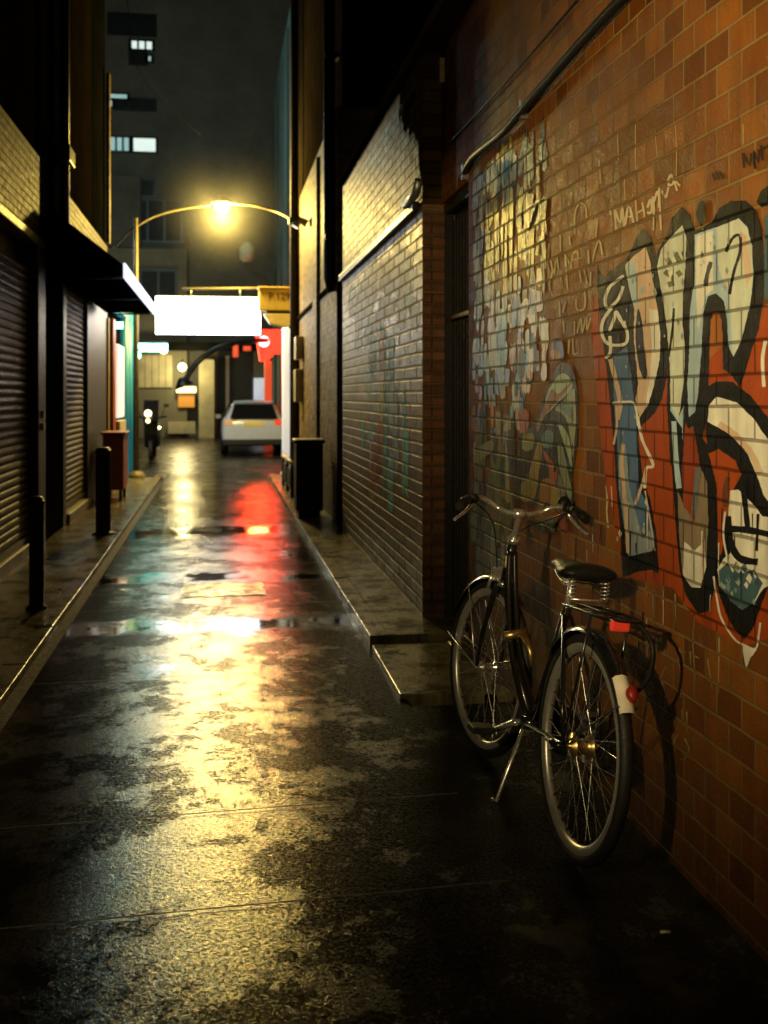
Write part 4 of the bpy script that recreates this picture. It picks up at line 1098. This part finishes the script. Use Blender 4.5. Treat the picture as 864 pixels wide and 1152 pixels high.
# fork
fk = MB()
ca, sa = math.cos(FYAW), math.sin(FYAW)
def yw(p): 
    p = Vector(p) - FA; return FA + Vector((p.x*ca - p.y*sa, p.x*sa + p.y*ca, p.z))
for s_ in (-1, 1):
    fk.tube(cr([HB + Vector((s_*.012, 0, -.012)), yw((s_*.042, .935, .665)), yw((s_*.05, .965, .56)), yw((s_*.052, .998, .45)), yw((s_*.052, WB, .345))], 6), [.0125]*12 + [.011]*6 + [.008]*7, 10)
fk.tube([yw((-.046, .930, .688)), yw((.046, .930, .688))], .014, 10)
bp(fk, 'fork', M['gloss_black'])
# mudguards
def guard(ctr, r, a0_, a1_, w_, yaw=0., n_=30):
    m_ = MB(); vs = []
    prof = [(-w_, -.012), (-w_*.75, .0), (0, .007), (w_*.75, .0), (w_, -.012)]
    for i in range(n_+1):
        a_ = a0_ + (a1_-a0_)*i/n_
        for x, dr_ in prof:
            p = Vector((x, (r+dr_)*math.cos(a_), (r+dr_)*math.sin(a_)))
            if yaw: p = Vector((p.x*math.cos(yaw)-p.y*math.sin(yaw), p.x*math.sin(yaw)+p.y*math.cos(yaw), p.z))
            vs.append(p + ctr)
    m_.add(vs, [(i*5+j, i*5+j+1, (i+1)*5+j+1, (i+1)*5+j) for i in range(n_) for j in range(4)], True)
    return m_
mg = bp(guard(RA, .366, R(38), R(129.8), .031), 'mudguard', M['gloss_black'])
mw = bp(guard(RA, .367, R(130), R(148), .024, n_=10), 'mudguard_tip', M['white_paint'], mg)
mf = bp(guard(FA, .366, R(25), R(128), .028, FYAW), 'mudguard', M['gloss_black'])
st_ = MB()
for s_ in (-1, 1):
    st_.tube([FA + Vector((s_*.056, 0, 0)), yw((s_*.03, WB+.20, .345+.30))], .0025, 6)
    st_.tube([FA + Vector((s_*.056, 0, 0)), yw((s_*.03, WB+.36, .345+.06))], .0025, 6)
bp(st_, 'mudguard_stay', M['chrome'], mf)
st_ = MB()
for s_ in (-1, 1): st_.tube([RA + Vector((s_*.066, 0, 0)), RA + Vector((s_*.03, -.30, .21))], .0025, 6)
bp(st_, 'mudguard_stay', M['black_steel'], mg)
a_ = R(139); rp = RA + Vector((.012, .375*math.cos(a_)-.012, .375*math.sin(a_)))
rfm = Matrix.Translation(rp) @ Matrix.Rotation(R(90)-R(35), 4, 'X')
bp(MB().lathe([(.019, -.012), (.019, .006), (.015, .012), (.0, .014)], 20, rfm @ Matrix.Diagonal((.85, 1.25, 1, 1))), 'reflector', M['reflector'], mg)
# stem and swept handlebar, turned a little
ST0 = HT_; ST1 = Vector((0, .815, .985))
bp(MB().tube(cr([ST0 - ax*.01, ST0 + ax*.05, ST0 + ax*.11, ST1], 4), [.0125]*13, 12), 'stem', M['chrome'])
MH = Matrix.Translation(ST1) @ Matrix.Rotation(R(-15), 4, 'Z') @ Matrix.Diagonal((.84, .92, 1, 1))
hbp = [(-.275, -.165, .022), (-.255, -.10, .036), (-.225, -.035, .045), (-.165, .035, .040), (-.10, .050, .012), (-.05, .020, 0), (0, 0, 0), (.05, .020, 0), (.10, .050, .012), (.165, .035, .040), (.225, -.035, .045), (.255, -.10, .036), (.275, -.165, .022)]
hb = bp(MB().tube([MH @ q_ for q_ in cr(hbp, 6)], .0112, 12), 'handlebar', M['chrome'])
bp(MB().tube([ST1 + Vector((-.022, 0, 0)), ST1 + Vector((.022, 0, 0))], .019, 12), 'clamp', M['chrome'], hb)
for s_ in (-1, 1):
    gpnts = [MH @ Vector((s_*.243, -.070, .0405)), MH @ Vector((s_*.262, -.12, .032)), MH @ Vector((s_*.281, -.190, .018))]
    bp(MB().tube(gpnts, [.0165, .0180, .0165], 14), 'grip', M['vinyl'], hb)
    bl = MB(); bl.tube([MH @ Vector(q_) for q_ in cr([(s_*.218, -.02, .030), (s_*.235, -.03, .005), (s_*.268, -.09, -.022), (s_*.296, -.165, -.035)], 5)], [.010] + [.0065]*15, 8)
    bp(bl, 'brake_lever', M['chrome'], hb)
    ck = MB(); ck.tube([MH @ Vector((s_*.212, -.012, .043)), MH @ Vector((s_*.232, -.048, .043))], .020, 12); bp(ck, 'lever_clamp', M['vinyl'], hb)
# bell on the right side
bp(MB().lathe([(.033, 0), (.031, .012), (.02, .026), (.0, .032)], 18, MH @ Matrix.Translation(Vector((.20, .02, .056)))), 'bell', M['vinyl'], hb)
# cables
cbm = MB()
for s_ in (-1, 1):
    cbm.tube(cr([MH @ Vector((s_*.215, -.02, .03)), MH @ Vector((s_*.14, .10, -.02)), Vector((s_*.05, .95, .90)), Vector((s_*.025, .965, .78)), Vector((s_*.02, .96, .72))], 8), .0026, 6)
bp(cbm, 'brake_cable', M['vinyl'])
cb2 = MB(); cb2.cbox((0, .968, .725), (.075, .03, .05)); cb2.tube([(-.03, .975, .74), (-.045, .98, .66)], .008, 8); cb2.tube([(.03, .975, .74), (.045, .98, .66)], .008, 8)
bp(cb2, 'rim_brake', M['chrome'])
# saddle
bp(MB().tube([SCl - Vector((0, -.02, .06)), Vector((0, .205, .835))], .0125, 12), 'seat_post', M['chrome'])
sd = MB(); secs = [(.335, .020, .012), (.31, .032, .022), (.24, .042, .030), (.16, .068, .034), (.09, .100, .036), (.03, .115, .036), (-.01, .108, .030), (-.03, .080, .016)]
vs = []; K = 14
for y, w_, h_ in secs:
    for i in range(K):
        a_ = 2*math.pi*i/K; x = w_*math.cos(a_); z = h_*math.sin(a_)
        if z < 0: z *= .75; 
        vs.append((x*.88, y*.95+.06, .862 + z + (.012 if y < .05 else 0)))
fs = [(j*K+i, j*K+(i+1) % K, (j+1)*K+(i+1) % K, (j+1)*K+i) for j in range(len(secs)-1) for i in range(K)]
fs += [tuple(range(K))[::-1], tuple(range((len(secs)-1)*K, len(secs)*K))]
sd.add(vs, fs, True)
sdo = bp(sd, 'saddle', M['vinyl'], subsurf=1)
sr = MB()
for s_ in (-1, 1):
    sr.tube(cr([(s_*.012, .29, .885), (s_*.03, .20, .868), (s_*.035, .12, .868), (s_*.05, .02, .89)], 4), .0038, 6)
    sp_ = []
    for i in range(36):
        t_ = i/35; sp_.append((s_*.065 + .014*math.cos(t_*2*math.pi*5), .01 + .014*math.sin(t_*2*math.pi*5), .835 + .06*t_))
    sr.tube(sp_, .0028, 6)
sr.tube([(-.07, .0, .835), (.07, .0, .835)], .004, 6); sr.cbox((0, .18, .868), (.05, .035, .03))
for q_ in sr.v: q_.z -= .043; q_.y += .055; q_.x *= .88
bp(sr, 'saddle_rail', M['chrome'], sdo)
# rear carrier
rc = MB()
for s_ in (-1, 1):
    rc.tube(cr([(s_*.02, .20, .735), (s_*.055, .13, .745), (s_*.062, .0, .748), (s_*.062, -.19, .748), (s_*.045, -.235, .748), (0, -.245, .748)], 5), .0055, 8)
    rc.tube([(s_*.062, -.12, .745), (s_*.07, -.02, .36)], .0045, 8)
rc.tube([(0, .12, .75), (0, -.243, .75)], .005, 8)
for y in (.08, -.06, -.20): rc.tube([(-.06, y, .748), (.06, y, .748)], .0045, 8)
for q_ in rc.v:
    if q_.z > .6: q_.z += .015 + max(0, .15-q_.y)*.06
rco_mat = M['gloss_black']
rco = bp(rc, 'rear_carrier', M['gloss_black'])
sl = MB(); sl.tube(cr([(.03, -.21, .785), (.05, -.255, .765), (.062, -.295, .72), (.06, -.29, .64), (.04, -.25, .58)], 6), .0075, 8)
bp(sl, 'strap', M['vinyl'], rco)
bp(MB().cbox((-.020, -.236, .772), (.062, .016, .036)), 'reflector', M['reflector_hot'], rco, bevel=.012)
# crank set, chain case, pedals
bp(MB().lathe([(.0, .058), (.072, .058), (.078, .05), (.078, .043), (.0, .043)], 28, Matrix.Translation(BBp) @ Matrix.Rotation(R(90), 4, 'Y')), 'chainring', M['gloss_black'])
cg = MB()
cg.prism([(-.06, .30), (.0, .27), (.40, .20), (.50, .22), (.535, .29), (.49, .37), (.40, .385), (.02, .40), (-.05, .37)], .060, .085, 'x')
bp(cg, 'chain_case', M['gloss_black'], bevel=.008)
for s_, a_ in ((-1, R(-25)), (1, R(155))):
    e_ = BBp + Vector((s_*.085, .168*math.cos(a_), .168*math.sin(a_)))
    cr_ = bp(MB().tube([BBp + Vector((s_*.05, 0, 0)), BBp + Vector((s_*.068, 0, 0)), e_], [.014, .012, .010], 10), 'crank', M['chrome'])
    pd = MB(); pd.cbox(e_ + Vector((s_*.055, 0, 0)), (.085, .075, .024)); pdo = bp(pd, 'pedal', M['rubber'], cr_, bevel=.005)
# axle nuts
an = MB(); an.tube([RA + Vector((-.085, 0, 0)), RA + Vector((-.058, 0, 0))], .012, 10); an.tube([RA + Vector((-.075, .0, -.004)), RA + Vector((-.072, .11, -.01))], .011, 8)
bp(an, 'torque_arm', M['gloss_black'])
# kickstand down on the left
ks = MB(); k0 = Vector((-.045, .415, .27)); k1 = Vector((-.105, .44, .008))
ks.tube([k0, k1, k1 + Vector((-.016, .012, .002))], .0078, 10); bp(ks, 'kickstand', M['chrome'])

# small litter
cgp = P(748, 1050, 2.87)
ci = thing('cigarette_butt', 'tiny pale cigarette butt lying on the dark asphalt', 'cigarette butt', (cgp.x, cgp.y, .004))
MB().tube([(cgp.x-.013, cgp.y, .008), (cgp.x+.006, cgp.y-.003, .008)], .0042, 8).build('paper', M['paper'], ci)
MB().tube([(cgp.x+.0062, cgp.y-.003, .008), (cgp.x+.014, cgp.y-.004, .008)], .0043, 8).build('filter', M['box_yellow'], ci)

# ================================================================== mist round the lamp
k = NT('mist')
k.t.nodes.remove([n_ for n_ in k.t.nodes if n_.type != 'OUTPUT_MATERIAL'][0]) if len(k.t.nodes) > 1 else None
pp = k.n('ShaderNodeVectorMath', operation='DISTANCE'); k.set(pp.inputs[0], k.pos()); pp.inputs[1].default_value = LAMP
vsn = k.n('ShaderNodeVolumeScatter'); vsn.inputs['Color'].default_value = (1, 1, 1, 1); vsn.inputs['Anisotropy'].default_value = .3
dn = k.math('MULTIPLY', k.math('POWER', k.remap(pp.outputs['Value'], 0., 1.4, 1., 0.), 2.), .05)
k.set(vsn.inputs['Density'], dn)
k.t.links.new(vsn.outputs[0], k.out.inputs['Volume'])
bm = bmesh.new(); bmesh.ops.create_icosphere(bm, subdivisions=3, radius=2.0)
me = bpy.data.meshes.new('mist'); bm.to_mesh(me); bm.free(); me.materials.append(k.m)
mo = bpy.data.objects.new('mist', me); C.objects.link(mo); mo.location = LAMP; tag(mo, kind='stuff')

# ================================================================== LIGHT
def light(name, typ, loc, energy, col, radius=.1, target=None, **kw):
    l = bpy.data.lights.new(name, typ); l.energy = energy; l.color = col
    if typ in ('POINT', 'SPOT'): l.shadow_soft_size = radius
    for a_, b_ in kw.items(): setattr(l, a_, b_)
    o_ = bpy.data.objects.new(name, l); C.objects.link(o_); o_.location = loc
    if target is not None: o_.rotation_euler = (Vector(target)-Vector(loc)).to_track_quat('-Z', 'Y').to_euler()
    return o_
# sodium wall lamp across the alley that lights the bicycle and graffiti
light('lamp_light', 'POINT', LAMP + Vector((0, 0, -.2)), 1500, (1., .69, .14), .16)
light('wall_lamp_light', 'SPOT', (-1.50, .25, 2.15), 600, (1., .76, .36), .05, (1.385, 2.8, 2.28), spot_size=R(74), spot_blend=1.)
light('globe_light', 'POINT', P(205, 413, 38.2), 220, (1., .80, .35), .2)
light('street_fill', 'POINT', (-3.8, 23.8, 5.2), 520, (.88, .94, 1.), .2)  # added fill with no fitting, brightens the car and cross street
light('portal_streak_spot', 'SPOT', (1.25, q0.y-.3, 2.9), 520, (1., .05, .012), .35, (.40, 9.0, 0.3), spot_size=R(8.5), spot_blend=.5)  # added narrow red spot that draws the portal's streak on the road
light('teal_fill', 'POINT', (-2.0, 31, 9), 420, (.45, .85, .85), .3)  # added unseen fill that lifts the teal facade

w = bpy.data.worlds.new('World'); S.world = w; w.use_nodes = True
nt = w.node_tree; bg = nt.nodes['Background']
sk = nt.nodes.new('ShaderNodeTexSky'); sk.sky_type = 'NISHITA'; sk.sun_disc = False
sk.sun_elevation = R(-3); sk.sun_rotation = R(200)
nt.links.new(sk.outputs[0], bg.inputs['Color']); bg.inputs['Strength'].default_value = .05
w.cycles.sampling_method = 'NONE'

# ================================================================== CAMERA
cd = bpy.data.cameras.new('camera'); co = bpy.data.objects.new('camera', cd); C.objects.link(co)
co.location = (0, 0, CAMH); co.rotation_euler = (R(90), 0, -TH)
cd.sensor_fit = 'HORIZONTAL'; cd.sensor_width = 36; cd.lens = 36*F/864
cd.shift_y = -(576-HY)/864
cd.clip_start = .05; cd.clip_end = 1500
cd.dof.use_dof = True; cd.dof.focus_distance = 3.7; cd.dof.aperture_fstop = 4.8
S.camera = co
S.view_settings.view_transform = 'Standard'; S.view_settings.look = 'None'; S.view_settings.exposure = 0; S.view_settings.gamma = 1
S.render.engine = 'CYCLES'
S.cycles.use_denoising = True
try: S.cycles.denoiser = 'OPENIMAGEDENOISE'
except Exception: pass
S.cycles.use_adaptive_sampling = False; S.cycles.light_sampling_threshold = 0.
S.cycles.max_bounces = 6; S.cycles.diffuse_bounces = 3; S.cycles.glossy_bounces = 4; S.cycles.volume_bounces = 0
S.cycles.sample_clamp_indirect = 2.5
S.cycles.caustics_reflective = False; S.cycles.caustics_refractive = False
